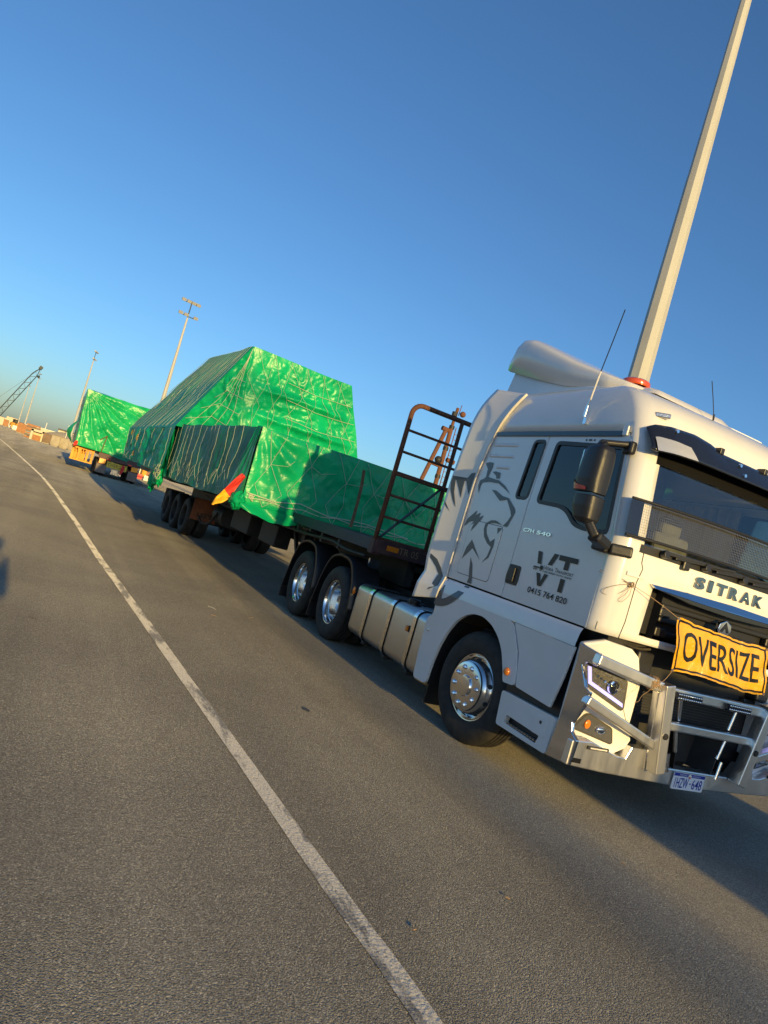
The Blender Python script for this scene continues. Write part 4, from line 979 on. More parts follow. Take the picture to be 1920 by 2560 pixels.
def sign_bar(u0, u1, v0, v1):
    return MB().grid(lambda u, v: sign_pt(lerp(u0, u1, u), lerp(v0, v1, v), .0035), max(2, int(90*abs(u1-u0))), max(2, int(40*abs(v1-v0))))
mb = MB()
for a in ((.02, .98, .035, .075), (.02, .98, .925, .965), (.02, .034, .075, .925), (.966, .98, .075, .925)): g_ = sign_bar(*a); mb.add(g_.v, g_.f)
mb.build('sign_border', M['ink'], SG, org=so)
for (u, v) in ((.012, .975), (.012, .03), (.988, .975), (.988, .03)):
    p = sign_pt(u, v, .004); mb = MB(); mb.lathe([(.012, 0), (.011, .004), (.006, .004), (.006, 0)], p, 12, 'X'); mb.build('sign_eyelet', M['alu'], SG, org=so)
def rope(pts, r, parent, mt='string', n=5, k=8, org=None, name='rope'): return MB().tube(smooth_poly(pts, k), r, n).build(name, M[mt], parent, smooth=180, org=org)
kn = Vector((1.275, -1.045, 1.745))
rope([sign_pt(.012, .975, .006), (1.335, -.86, 1.69), kn], .0022, SG, org=so)
rope([kn, (1.235, -1.13, 1.768), (1.16, -1.205, 1.785), (1.12, -1.228, 1.79)], .0022, SG, org=so); rope([kn, (1.23, -1.13, 1.757), (1.15, -1.21, 1.772), (1.11, -1.228, 1.775)], .0022, SG, org=so)
rope([kn, (1.25, -1.13, 1.72), (1.20, -1.20, 1.67), (1.19, -1.205, 1.63), (1.22, -1.15, 1.63), (1.26, -1.08, 1.69), kn], .0018, SG, org=so)
rope([kn, (1.275, -1.07, 1.68), (1.255, -1.105, 1.62), (1.265, -1.085, 1.605), (1.285, -1.05, 1.67), kn], .0018, SG, org=so)
mb = MB()
for j in range(5):
    mb.tube([kn+Vector((.012*math.cos(t+j), .016*math.sin(t*1.3+j*2), .02*math.sin(t+j*1.7))) for t in [k*.6 for k in range(11)]], .0022, 4)
mb.build('rope_knot', M['string'], SG, smooth=180, org=so)
kb = Vector((1.405, -.695, 1.092))
rope([sign_pt(.012, .03, .006), (1.425, -.64, 1.14), kb], .0022, SG, org=so)
mb = MB()
for j in range(6):
    yy = -.71+.012*j; zz = 1.0945-.143*(yy+.60)*-1 if False else 1.096
    mb.tube([(1.367+.05*math.cos(t), yy+.012*math.sin(t*.5+j), zz+.052*math.sin(t)) for t in [2*math.pi*k/18 for k in range(18)]], .0026, 4, True)
for j in range(4): mb.tube([kb+Vector((.01*math.cos(t+j), .03*math.sin(t*.9+j), .022*math.sin(t+2*j))) for t in [k*.6 for k in range(12)]], .0026, 4)
mb.build('rope_wrapping', M['string'], SG, smooth=180, org=so)
rope([kb, (1.40, -.73, 1.04), (1.395, -.78, .99), (1.39, -.79, .95), (1.385, -.82, .93)], .0016, SG, org=so)

# ------------------------------------------------------------------ flatbed trailer coupled to the tractor
TR = thing('flatbed_trailer', 'dark flatbed semi-trailer with rusty front gate carrying the tall green load', 'trailer', (-3.9, 0, 0), .032)
def tb(mb, *a, **k): return mb.build(*a, **k)
mb = MB(); mb.span(-13.3, 1.0, -1.20, 1.20, 1.40, 1.475); mb.build('deck', M['maroon'], TR)
for sy in (-1, 1):
    MB().span(-13.3, .99, sy*1.20, sy*1.235, 1.335, 1.49).build('side_rail', M['deckblue'], TR, bevel=.006)
    MB().span(-13.2, .8, sy*.44, sy*.56, .98, 1.40).build('chassis_beam', M['chassis'], TR)
    P = smooth_poly([(.75, sy*1.18, 1.24), (.2, sy*1.20, 1.23), (-.4, sy*1.20, 1.27), (-1.5, sy*1.20, 1.23), (-3.5, sy*1.2, 1.21), (-6.5, sy*1.2, 1.18), (-8.6, sy*1.2, 1.2)], 8)
    MB().tube(P, .022, 8).build('rope_rail', M['chassis'], TR, smooth=180)
    for x in (-.1, -.75, -1.8, -2.9, -4.0, -5.1, -6.2, -7.3): MB().span(x-.03, x+.03, sy*1.185, sy*1.215, 1.20, 1.335).build('rail_post', M['chassis'], TR)
mb = MB()
for x in (-1.3, -2.6, -4.2, -5.8, -7.4, -9.0, -10.6, -12.2): mb.span(x-.05, x+.05, -1.2, 1.2, 1.28, 1.40)
mb.build('cross_members', M['chassis'], TR)
MB().span(-7.0, -5.6, -.85, -.5, .72, 1.2).build('underslung_box', M['chassis'], TR, bevel=.02); MB().span(-4.6, -3.6, -.9, -.6, .75, 1.15).build('underslung_box', M['chassis'], TR, bevel=.02)
MB().cyl((-8.4, -.75, .85), (-7.5, -.75, .85), .22, n=18).build('brake_air_tank', M['chassis'], TR, smooth=40)
for sy in (-1, 1):
    mb = MB(); mb.span(-2.62, -2.48, sy*.62, sy*.78, .18, 1.3); mb.span(-2.68, -2.42, sy*.58, sy*.82, .05, .09); mb.beam((-2.55, sy*.7, .5), (-3.3, sy*.7, 1.25), .06, .06); mb.build('landing_leg', M['chassis'], TR)
# front beam and gate
MB().span(.99, 1.05, -1.235, 1.235, 1.325, 1.495).build('front_beam', M['maroon'], TR, bevel=.006)
MB().span(.90, 1.02, -1.25, -1.13, 1.30, 1.50).build('front_corner_post', M['maroon'], TR, bevel=.006)
MB().span(1.05, 1.058, -1.07, -.90, 1.385, 1.45).build('front_reflector', M['amber'], TR)
text_on(MB(), 'TR 05', lambda a, b, d: Vector((1.0535, a, b)), -.89, -.60, 1.375, 1.465).build('fleet_number', mat('stencil_paint', (.30, .19, .10), .8), TR)
gx_ = 1.0
def gate_path(z0, zt, r): return [(-1.235, z0)]+[(-1.235+r-r*math.cos(t), zt-r+r*math.sin(t)) for t in [math.pi/2*k/6 for k in range(7)]]+[(1.235-r+r*math.sin(t), zt-r+r*math.cos(t)) for t in [math.pi/2*k/6 for k in range(7)]]+[(1.235, z0)]
MB().tube([(gx_, a, b) for a, b in gate_path(1.49, 3.255, .14)], .032, 10).build('gate_frame', M['rust'], TR, smooth=180)
for z in (2.91, 2.63, 2.36, 2.065, 1.785, 1.51): MB().tube([(gx_, -1.23, z), (gx_, 1.23, z)], .017, 8).build('gate_bar', M['rust'], TR, smooth=180)
for y in (-.50, .50): MB().tube([(gx_+.02, y, 1.49), (gx_+.02, y, 3.25)], .027, 8).build('gate_post', M['rust'], TR, smooth=180)
MB().tube([(gx_+.002, -1.22, 2.338), (gx_+.002, 1.22, 2.325)], .02, 6).build('gate_bar', M['rust'], TR, smooth=180)
for sy in (-1, 1): MB().beam((gx_+.04, sy*1.205, 1.52), (gx_+.04, sy*.53, 2.35), .012, .06, up=(1, 0, 0)).build('gate_brace', M['chassis'], TR)
# kingpin plate, suspension, wheels, rear
mb = MB(); mb.span(-.9, .8, -.5, .5, 1.2, 1.28); mb.cyl((-.4, 0, 1.05), (-.4, 0, 1.2), .05); mb.build('kingpin_plate', M['chassis'], TR)
AX = (-10.35, -11.75, -13.15)
mb = MB()
for x in AX: mb.cyl((x, -.9, .5), (x, .9, .5), .075)
for sy in (-1, 1): mb.span(-13.4, -9.9, sy*.48, sy*.56, .62, .98)
mb.build('axles', M['chassis'], TR)
wt = make_wheel('wheel', 'trailer', TR, AX[0], 1.20, -1)
for x in AX[1:]: w_ = copy_tree(wt, TR); w_.location = (x, 0, .5)
for x in AX: w_ = copy_tree(wt, TR); w_.location = (x, 0, .5); w_.rotation_euler = (0, 0, math.pi)
MB().span(-9.72, -9.70, -1.18, -.50, .50, 1.08).build('mudflap', M['flapor'], TR, bevel=.006)
text_on(MB(), "LEE'S", lambda a, b, d: Vector((-9.696, a, b)), -1.02, -.62, .60, .72, .03).build('mudflap_text', M['ink'], TR)
MB().span(-9.72, -9.70, .50, 1.18, .50, 1.08).build('mudflap', M['flapor'], TR, bevel=.006)
MB().span(-13.95, -13.93, -1.2, -.62, .35, 1.0).build('mudflap', M['flap'], TR); MB().span(-13.95, -13.93, .62, 1.2, .35, 1.0).build('mudflap', M['flap'], TR)
mb = MB(); mb.span(-9.4, -8.9, -.3, .3, .55, .95); mb.tube(smooth_poly([(-9.5, -1.0, .62), (-9.0, -1.02, .52), (-8.3, -1.0, .6), (-7.8, -1.0, .9)], 8), .025, 6); mb.build('air_tank', M['chassis'], TR)
MB().span(.62, .66, -1.05, -.9, 1.10, 1.22).build('service_label', M['alu'], TR)
# webbing strap over the front of the load
SP = thing('tie_down_strap', 'dirty brown webbing strap pulled down beside the trailer gate', 'strap', (-4.93, -.66, 1.2))
mb = MB(); pts = [(-4.90, -.80, 2.41), (-4.93, -.75, 2.1), (-4.95, -.73, 1.70), (-4.95, -.735, 1.52)]
P = smooth_poly([Vector(p) for p in pts], 6)
def band(P, w, dirv=Vector((0, 1, 0))):
    mb = MB(); vs = []
    for p in P: vs += [p-dirv*w/2, p+dirv*w/2]
    mb.add(vs, [(2*i, 2*i+1, 2*i+3, 2*i+2) for i in range(len(P)-1)]); return mb
DY = Vector((-4.93, -.66, 1.2))
for nm, sh in (('webbing', 0.0),):
    o = band([p+Vector((.10, 0, 0)) for p in P], .05).build(nm, M['strap'], SP, org=DY); s = o.modifiers.new('t', 'SOLIDIFY'); s.thickness = .006
# ------------------------------------------------------------------ the green load on the trailer
LD = thing('covered_load', 'tall wide load under green tarpaulin and rope net on the near trailer', 'load', (-12, -.3, 1.48))
LO = LD.location
def dn(P, amp=.05, f=.9):
    q = Vector(P)*f
    return Vector((noise.noise(q+Vector((3, 1, 7))), noise.noise(q+Vector((11, 5, 2))), noise.noise(q+Vector((1, 17, 4)))))*amp
class Panel:
    """bilinear patch a(bottom-left) b(bottom-right) c(top-right) d(top-left) with folds; edges move only by shared noise"""
    def __init__(s, a, b, c, d, fold=None, amp=.05, out=None, crumple=.02):
        s.q = [Vector(p) for p in (a, b, c, d)]; s.fold = fold; s.amp = amp; s.cr = crumple
        n = (s.q[1]-s.q[0]).cross(s.q[3]-s.q[0])
        if n.length < 1e-6: n = (s.q[2]-s.q[3]).cross(s.q[3]-s.q[0])
        n.normalize()
        if out is not None and n.dot(Vector(out)) < 0: n = -n
        s.n = n
    def __call__(s, u, v, off=0.0):
        a, b, c, d = s.q
        P = a.lerp(b, u).lerp(d.lerp(c, u), v)
        w = (max(0, 16*u*(1-u)*v*(1-v)))**.35
        h = 0.0
        if s.fold: h += s.fold(u, v, P)
        q = P*2.6
        h += s.cr*(1-abs(noise.noise(q+Vector((2, 9, 4))))*2.2)+s.cr*.7*(abs(noise.noise(q*2.3)))*2-s.cr
        return P+dn(P, s.amp)+s.n*(h*w+off)
def vfold(freq, amp, axis=1, warp=.9):
    def f(u, v, P):
        t = P[axis]*freq+warp*noise.noise(Vector(P)*.8)*3
        return amp*(abs(math.sin(t))**.7)*(.35+.65*noise.noise(Vector((P[0], P[1], P[2]*.25))*1.1+Vector((4, 4, 4))))
    return f
PAN = {}
# lower wide box: front face X=-6, near side, top
def lowfold(u, v, P):
    h = vfold(5.0, .05)(u, v, P)
    # loose diagonal drapes from the near top corner
    du, dv = u*4.3, (1-v)*1.25
    a = math.atan2(dv, du+.001); r = math.hypot(du, dv)
    h += .05*math.sin(a*13+1.5*noise.noise(P*1.1))*math.exp(-r*.75)*min(1, r*2.5)
    h += .05*math.exp(-((v-.06)/.10)**2)
    return h
PAN['lf'] = Panel((-6, -2.20, 1.40), (-5.9, 2.1, 1.44), (-5.9, 2.1, 2.64), (-6, -2.20, 2.65), lowfold, .03, (1, 0, 0), .022)
PAN['ls'] = Panel((-13.1, -2.52, 1.36), (-6, -2.20, 1.40), (-6, -2.20, 2.65), (-13.1, -2.50, 2.70), vfold(4.2, .045, 0), .05, (0, -1, 0), .016)
PAN['lt'] = Panel((-6, -2.20, 2.65), (-5.9, 2.1, 2.64), (-13, 2.0, 2.68), (-13.1, -2.50, 2.70), None, .03, (0, 0, 1), .02)
PAN['lfar'] = Panel((-5.9, 2.1, 1.44), (-13, 2.0, 1.4), (-13, 2.0, 2.68), (-5.9, 2.1, 2.64), None, .03, (0, 1, 0), .02)
# tall part
A_ = (-11.7, -1.52, 4.93); Bq = (-11.7, 1.10, 4.88); Cq = (-16.4, -1.74, 5.03); Dq = (-16.4, .95, 4.98)
EF = (-12.5, -2.62, 2.62); EB = (-20.6, -2.98, 2.52); K0 = (-11.85, -1.32, 2.60); FR = (-12.0, 2.2, 2.6)
def ledges(u, v, P):
    h = vfold(4.6, .085)(u, v, P)
    for zc, a in ((4.05, .16), (3.42, .14)): h += a*math.exp(-((P.z-zc)/.09)**2)*min(1, 4*u, 4*(1-u))
    h += .03*math.sin(7*P.z+3*noise.noise(P))*.5
    return h
PAN['uf'] = Panel(K0, FR, Bq, A_, ledges, .05, (1, 0, 0), .035)
PAN['ul'] = Panel(EF, K0, A_, (-11.72, -1.54, 4.92), vfold(5.5, .07), .05, (1, -.2, 0), .05)
PAN['us'] = Panel(EB, EF, A_, Cq, lambda u, v, P: .04*noise.noise(P*1.2), .05, (0, -1, .5), .006)
PAN['ut'] = Panel(A_, Bq, Dq, Cq, None, .05, (0, 0, 1), .02)
PAN['ufar'] = Panel(FR, (-20, 2.4, 2.5), Dq, Bq, None, .05, (0, 1, .4), .02)
PAN['ub'] = Panel(EB, (-20, 2.4, 2.5), Dq, Cq, None, .05, (-1, 0, 0), .02)
SB = (-20.5, -2.95, 1.52); SF = (-12.6, -2.66, 1.42)
PAN['sk'] = Panel(SB, SF, EF, EB, vfold(3.4, .10, 0), .06, (0, -1, 0), .05)
PAN['skb'] = Panel(SB, (-20, 2.3, 1.5), (-20, 2.4, 2.5), EB, vfold(3.4, .08), .06, (-1, 0, 0), .04)
PAN['skf'] = Panel((-13, 2.0, 1.44), (-20, 2.3, 1.5), (-20, 2.4, 2.5), FR, None, .06, (0, 1, 0), .04)
RES = {'lf': (130, 44), 'ls': (110, 32), 'lt': (40, 40), 'lfar': (20, 8), 'uf': (110, 90), 'ul': (60, 80), 'us': (110, 60), 'ut': (40, 40), 'ufar': (20, 20), 'ub': (30, 30), 'sk': (110, 24), 'skb': (30, 10), 'skf': (20, 8)}
mats = {'lf': 'tarp', 'uf': 'tarp', 'ul': 'tarp', 'ls': 'tarpshade', 'us': 'tarpslope', 'sk': 'tarpslope', 'lt': 'tarpshade', 'ut': 'tarpshade'}
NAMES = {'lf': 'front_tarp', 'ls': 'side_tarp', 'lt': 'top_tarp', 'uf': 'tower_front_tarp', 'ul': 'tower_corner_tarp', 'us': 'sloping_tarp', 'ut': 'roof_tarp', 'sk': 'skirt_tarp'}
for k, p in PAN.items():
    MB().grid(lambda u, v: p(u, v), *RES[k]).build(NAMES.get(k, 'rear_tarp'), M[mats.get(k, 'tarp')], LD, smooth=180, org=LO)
# loose hem below the near front corner
def hem(u, v):
    P = PAN['lf'](u*.30, .02); s_ = math.sin(math.pi*min(1, u*1.05))
    d = .16*(1-v)*(.45+.7*math.sin(math.pi*u)+.25*noise.noise(Vector((u*6, 3, 1))))
    return P+Vector((.04+.05*math.sin(9*u+2*v)+.03*(1-v), -.03*(1-u), -d))
MB().grid(hem, 50, 10).build('loose_hem', M['tarp'], LD, smooth=180, org=LO)
def clump(c, r, name, mt, sd):
    def fn(u, v):
        th = 2*math.pi*u; ph = math.pi*v; d = Vector((math.cos(th)*math.sin(ph), math.sin(th)*math.sin(ph), math.cos(ph)))
        k = 1+.55*noise.noise(d*2.6+Vector((sd, 0, 0)))+.25*noise.noise(d*6+Vector((0, sd, 0)))
        return Vector(c)+Vector((d.x*r[0], d.y*r[1], d.z*r[2]))*k
    return MB().grid(fn, 26, 16).build(name, M[mt], LD, smooth=180, org=LO)
clump((-6.02, -2.24, 1.42), (.12, .12, .13), 'bunched_tarp', 'tarp', 3)
clump((-13.0, -2.58, 1.30), (.30, .10, .20), 'bunched_tarp', 'tarp', 8); clump((-13.9, -2.60, 1.22), (.22, .1, .28), 'bunched_tarp', 'tarp', 14)
# side folds where the shade-toned side meets the front tarp
MB().grid(lambda u, v: PAN['ls'](1-.13*u*(1-v*.8), v, .02+.03*abs(math.sin(9*u+2*v))), 12, 30).build('front_tarp_return', M['tarp'], LD, smooth=180, org=LO)
MB().grid(lambda u, v: PAN['ls'](.10*u*(1.2-v), v*.9, .03+.04*abs(math.sin(7*u+3*v))), 12, 30).build('rear_tarp_return', M['tarp'], LD, smooth=180, org=LO)
# ropes -------------------------------------------------------------
def net(pan, pts, r=.008, off=.018, k=5, sag=0.0, name='rope'):
    P = []
    for (u0, v0), (u1, v1) in zip(pts, pts[1:]):
        for j in range(k): P.append(pan(lerp(u0, u1, j/k), lerp(v0, v1, j/k), off))
    P.append(pan(*pts[-1], off)); return MB().tube(P, r, 4).build(name, M['rope'], LD, org=LO)
rnd = random.Random(5)
# slope: dense near-parallel lines from the ridge to the eaves
def flat(pan, u, v, off): a, b, c, d = pan.q; return a.lerp(b, u).lerp(d.lerp(c, u), v)+pan.n*off
for i in range(18):
    a = .02+.96*i/17; b = a+rnd.uniform(-.03, .03)-.02
    MB().tube([flat(PAN['us'], lerp(a, b, t/6), .995-.995*t/6, .04-.012*math.sin(math.pi*t/6)) for t in range(7)], .004, 4).build('rope', M['rope'], LD, org=LO)
for i in range(6):
    a = .08+.84*i/5; net(PAN['us'], [(a, .9), (a-.10, .55), (a+.05, .3), (a-.08, .02)], .005, .03, 8)
for i in range(7):
    a = .04+.92*i/6; net(PAN['sk'], [(a, .98), (a+rnd.uniform(-.03, .03), .5), (a+rnd.uniform(-.04, .04), .03)], .0045, .03, 6)
# shade-toned side: slack hanging lines
for i in range(13):
    a = .06+.80*i/12+rnd.uniform(-.015, .015)
    net(PAN['ls'], [(a, .99), (a+rnd.uniform(-.012, .012), .7), (a+rnd.uniform(-.02, .02), .38), (a+rnd.uniform(-.03, .03), .02)], .0034, .02, 5)
for i in range(9):
    a = .08+.085*i
    net(PAN['ls'], [(a, .12+.1*rnd.random()), (a+.05, .35), (a+.10, .10), (a+.15, .3*rnd.random()+.1)], .004, .022, 5)
# front: diamond net
for i in range(7):
    a = .02+.145*i
    j = lambda s_=.022: rnd.uniform(-s_, s_)
    n1 = (a+.05+j(), .62+4*j()); n2 = (a+.055+j(), .03)
    net(PAN['lf'], [(a+j(), .98), n1, (a+.01+j(), .30+4*j()), n2], .0038, .022, 6); net(PAN['lf'], [(a+.10+j(), .98), n1, (a+.10+j(), .32+4*j()), n2], .0038, .022, 6)
    net(PAN['lf'], [n1, (a+.11+j(), .55+4*j()), (a+.15+j(), .7)], .004, .022, 6)
    net(PAN['lf'], [(a, .10), (a+.07, .13), (a+.14, .10)], .009, .03, 6)
net(PAN['lf'], [(.01, .16), (.12, .14), (.22, .20), (.34, .13), (.5, .16), (.7, .14)], .010, .035, 8)
for i in range(6):
    a = .06+.16*i
    j = lambda s_=.03: rnd.uniform(-s_, s_)
    net(PAN['uf'], [(a+j(), .99), (a-.05+j(), .7+j()), (a+.06+j(), .42+2*j()), (a-.03+j(), .02)], .0038, .03, 8); net(PAN['uf'], [(a-.02, .99), (a+.1+j(), .68+2*j()), (a+j(), .40+j()), (a+.08+j(), .02)], .0038, .03, 8)
for v in (.22, .42, .60, .78): net(PAN['uf'], [(.35, v), (.6, v-.03), (.98, v)], .0055, .03, 8)
for i in range(4):
    net(PAN['ul'], [(.15+.2*i, .02), (.30+.18*i, .3), (.5+.1*i, .62), (.8, .98)], .006, .035, 8)
    net(PAN['ul'], [(.05+.1*i, .1+.15*i), (.45, .2+.15*i), (.98, .12+.17*i)], .0055, .035, 8)
# tassels hanging at the front hem
for j in range(5): MB().tube(smooth_poly([(-5.93, -1.05+.012*j, 1.47), (-5.92, -1.06+.015*j, 1.38), (-5.92, -1.085+.028*j, 1.27)], 5), .007, 4).build('rope_tail', M['rope'], LD, org=LO)
mb = MB()
for j in range(4): mb.tube([Vector((-6.0, -2.05, 1.52))+Vector((.04*math.cos(t+j), .05*math.sin(t+j), .05*math.sin(t*1.2+2*j))) for t in [k*.5 for k in range(14)]], .009, 4)
mb.build('rope_knot', M['rope'], LD, smooth=180, org=LO)
mb = MB()
for j in range(14):
    c = Vector((-12.3-1.7*rnd.random(), -2.66-.06*rnd.random(), 1.30+.25*rnd.random()))
    mb.tube([c+Vector((.12*math.cos(t+j), .03*math.sin(2*t), .10*math.sin(t*1.1+j))) for t in [k*.45 for k in range(10)]], .008, 4)
setp(mb.build('tangled_rope_ends', M['rope'], LD, smooth=180, org=LO), kind='stuff')
# yellow warning stripes showing through at the far end of the skirt
for (u0, v0, w) in ((.12, .75, .02), (.30, .62, .02), (.335, .15, .02), (.06, .35, .015)):
    MB().grid(lambda u, v: PAN['sk'](u0+w*u, v0+.18*v, .03), 4, 6).build('warning_tape', M['flagyel'], LD, smooth=180, org=LO)
MB().span(-20.4, -12.8, -2.3, 2.0, 1.30, 1.46).build('load_skid', M['chassis'], LD, org=LO)
# flag at the near corner
FG = thing('warning_flag', 'red and yellow warning flag tied at the near corner of the tall green load', 'flag', (-6.05, -2.3, 1.3))
def flag(u, v):
    a = Vector((-6.03, -2.26, 1.84)); b = Vector((-6.15, -2.58, 1.23))
    P = a.lerp(b, u); w = .04+.115*math.sin(math.pi*min(1, u*.85+.12))
    if u > .8: w *= (1-u)*3.2+.36
    sd = Vector((.1, .78, -.62)).normalized()
    return P+sd*w*(v-.35)+Vector((-.0+.05*math.sin(6*u+3*v), .0, .0))+Vector((.03*noise.noise(Vector((u*5, v*4, 2))), 0, .02*math.sin(8*u)))
MB().grid(lambda u, v: flag(u*.52, v), 16, 10).build('red_half', M['flagred'], FG, smooth=180, org=FG.location)
MB().grid(lambda u, v: flag(.52+u*.48, v), 16, 10).build('yellow_half', M['flagyel'], FG, smooth=180, org=FG.location)
# ------------------------------------------------------------------ second trailer further down the road
FT = thing('flatbed_trailer', 'second flatbed trailer far down the road with yellow OVERSIZE board on its rear', 'trailer', (-39.6, -1.53, 0), .0)
def fb(x0, x1, y0, y1, z0, z1): return MB().span(x0, x1, y0, y1, z0, z1)
fb(-13, -.05, -1.22, 1.22, 1.18, 1.34).build('deck', M['maroon'], FT)
for sy in (-1, 1):
    fb(-12.8, -.2, sy*.4, sy*.52, .8, 1.18).build('chassis_beam', M['chassis'], FT)
    fb(-.06, 0, sy*.62, sy*1.19, .17, .70).build('mudflap', M['flap'], FT, bevel=.03)
    fb(-.04, .012, sy*.74, sy*1.10, .74, 1.02).build('rear_reflector', M['amberref'], FT)
    fb(-.04, .010, sy*.50, sy*.70, 1.02, 1.10).build('tail_lamp', M['red'], FT)
fb(-.05, 0, -1.22, 1.22, .70, .745).build('rear_bar', M['rust'], FT)
fb(-.08, -.012, -1.2, 1.2, 1.02, 1.18).build('rear_beam', M['maroon'], FT)
ob = fb(-.01, .02, -.66, .50, .60, .96).build('oversize_board', M['signfar'], FT)
text_on(MB(), 'OVERSIZE', lambda a, b, d: Vector((.024, a, b)), -.58, .43, .67, .89, .01).build('board_lettering', M['ink'], ob)
mb = MB()
for a in ((-.64, .48, .615, .63), (-.64, .48, .93, .945), (-.64, -.625, .615, .945), (.465, .48, .615, .945)): mb.add([(.0235, a[0], a[2]), (.0235, a[1], a[2]), (.0235, a[1], a[3]), (.0235, a[0], a[3])], [(0, 1, 2, 3)])
mb.build('board_border', M['ink'], ob)
for x in (-1.2, -2.6, -4.0):
    for sd in (-1, 1):
        w_ = copy_tree(wt, FT); w_.location = (x, 0, .5); w_.rotation_euler = (0, 0, 0 if sd < 0 else math.pi)
fb(-.9, -.3, -.3, .3, .25, .55).build('rear_axle_cover', M['alu'], FT)
FL = thing('covered_load', 'boxy load under bright wrinkled green tarpaulin on the far trailer', 'load', (-43, -1.5, 1.34))
FO = FL.location
def fan(u, v, P):
    du, dv = u*5.5, (1-v)*3.2
    a = math.atan2(dv, du+.02); r = math.hypot(du, dv)
    h = .13*(abs(math.sin(a*13+1.0*noise.noise(P*.6)))**.8)*min(1, r*.7)*math.exp(-max(0, r-3.6)*.45)
    h += .10*noise.noise(P*1.3)+.03*noise.noise(P*3.0)
    return h
FP = {}
FP['rear'] = Panel((-39.7, -4.15, 1.40), (-39.7, 1.25, 1.25), (-39.9, 1.30, 4.62), (-39.8, -4.30, 4.66), fan, .06, (1, 0, 0), .03)
FP['near'] = Panel((-47.5, -4.2, 1.45), (-39.7, -4.15, 1.40), (-39.8, -4.30, 4.66), (-47.5, -4.3, 4.55), vfold(2.5, .08, 0), .06, (0, -1, 0), .05)
FP['top'] = Panel((-39.8, -4.30, 4.66), (-39.9, 1.30, 4.62), (-46.5, 1.0, 5.0), (-46.5, -3.4, 5.05), None, .08, (0, 0, 1), .04)
FP['back'] = Panel((-47.5, -4.2, 1.45), (-47.5, 1.25, 1.4), (-46.5, 1.0, 5.0), (-46.5, -3.4, 5.05), None, .06, (-1, 0, 0), .04)
FP['far'] = Panel((-39.7, 1.25, 1.25), (-47.5, 1.25, 1.4), (-46.5, 1.0, 5.0), (-39.9, 1.30, 4.62), None, .06, (0, 1, 0), .04)
FP['near2'] = Panel((-39.8, -4.30, 4.66), (-47.5, -4.3, 4.55), (-46.5, -3.4, 5.05), (-46.5, -3.4, 5.05), None, .06, (0, -1, 1), .03)
for k, p in FP.items():
    MB().grid(lambda u, v: p(u, v), *((150, 100) if k == 'rear' else (40, 24))).build({'rear': 'rear_tarp', 'near': 'side_tarp', 'top': 'top_tarp', 'near2': 'top_tarp'}.get(k, 'hidden_tarp'), M['tarpfar'], FL, smooth=180, org=FO)
def lobe(u, v): return Vector((-39.9-.5*u, -4.25-.55*math.sin(math.pi*v)*(.5+.5*u)*(1-.3*v)+.05*noise.noise(Vector((u*4, v*5, 1))), 1.35+1.5*v))
MB().grid(lobe, 12, 18).build('flapping_tarp', M['tarpfar'], FL, smooth=180, org=FO)
def hemf(u, v): return FP['rear'](lerp(.35, .95, u), .02)+Vector((.06+.04*math.sin(12*u), 0, -.22*(1-v)*math.sin(math.pi*u)**.5))
MB().grid(hemf, 40, 8).build('loose_hem', M['tarpshade'], FL, smooth=180, org=FO)
for (a, b, c_, d_) in ((.28, .0, .30, .30), (.3, .3, .24, .2)):
    P = [FP['rear'](lerp(a, c_, t/8), lerp(b, d_, t/8), .05) for t in range(9)]; MB().tube(P, .025, 5).build('rope', M['rust'], FL, org=FO)
for (nm, y, z, mt, lab, ln) in (('warning_flag', -1.28, .98, 'flagred', 'orange-red flag hanging over the far trailer OVERSIZE board', .62), ('warning_flag', -4.10, 1.62, 'flagred', 'small red flag at the left bottom corner of the far green load', .34)):
    F_ = thing(nm, lab, 'flag', (-39.45, y, z-.4))
    MB().grid(lambda u, v: Vector((.02+.04*math.sin(5*u+3*v), (.20*math.sin(math.pi*min(1, u*.8+.15)))*(v-.35)-.06*u, .4-ln*u)), 12, 8).build('flag_cloth', M[mt], F_, smooth=180)

# yellow steel skid under the overhang of the far load
sk_ = MB().span(-42.6, -40.3, -4.2, -2.95, 1.22, 1.36).build('skid_beam', M['yellow'], FL, org=FO)
for y in (-4.12, -3.78, -3.30, -3.02): MB().span(-40.6, -40.36, y-.06, y+.06, .58, 1.22).build('skid_post', M['yellow'], FL, org=FO)
for y in (-3.95, -3.55): MB().span(-41.2, -41.14, y-.14, y+.16, .58, 1.22).build('skid_plate', M['yellow'], FL, org=FO)
for k in range(9): MB().span(-40.30, -40.26, -4.15+.14*k, -4.10+.14*k, 1.08, 1.34).build('skid_rib', M['yellow'], FL, org=FO)
MB().span(-42.6, -40.3, -4.2, -2.95, .50, .58).build('skid_foot', M['yellow'], FL, org=FO)

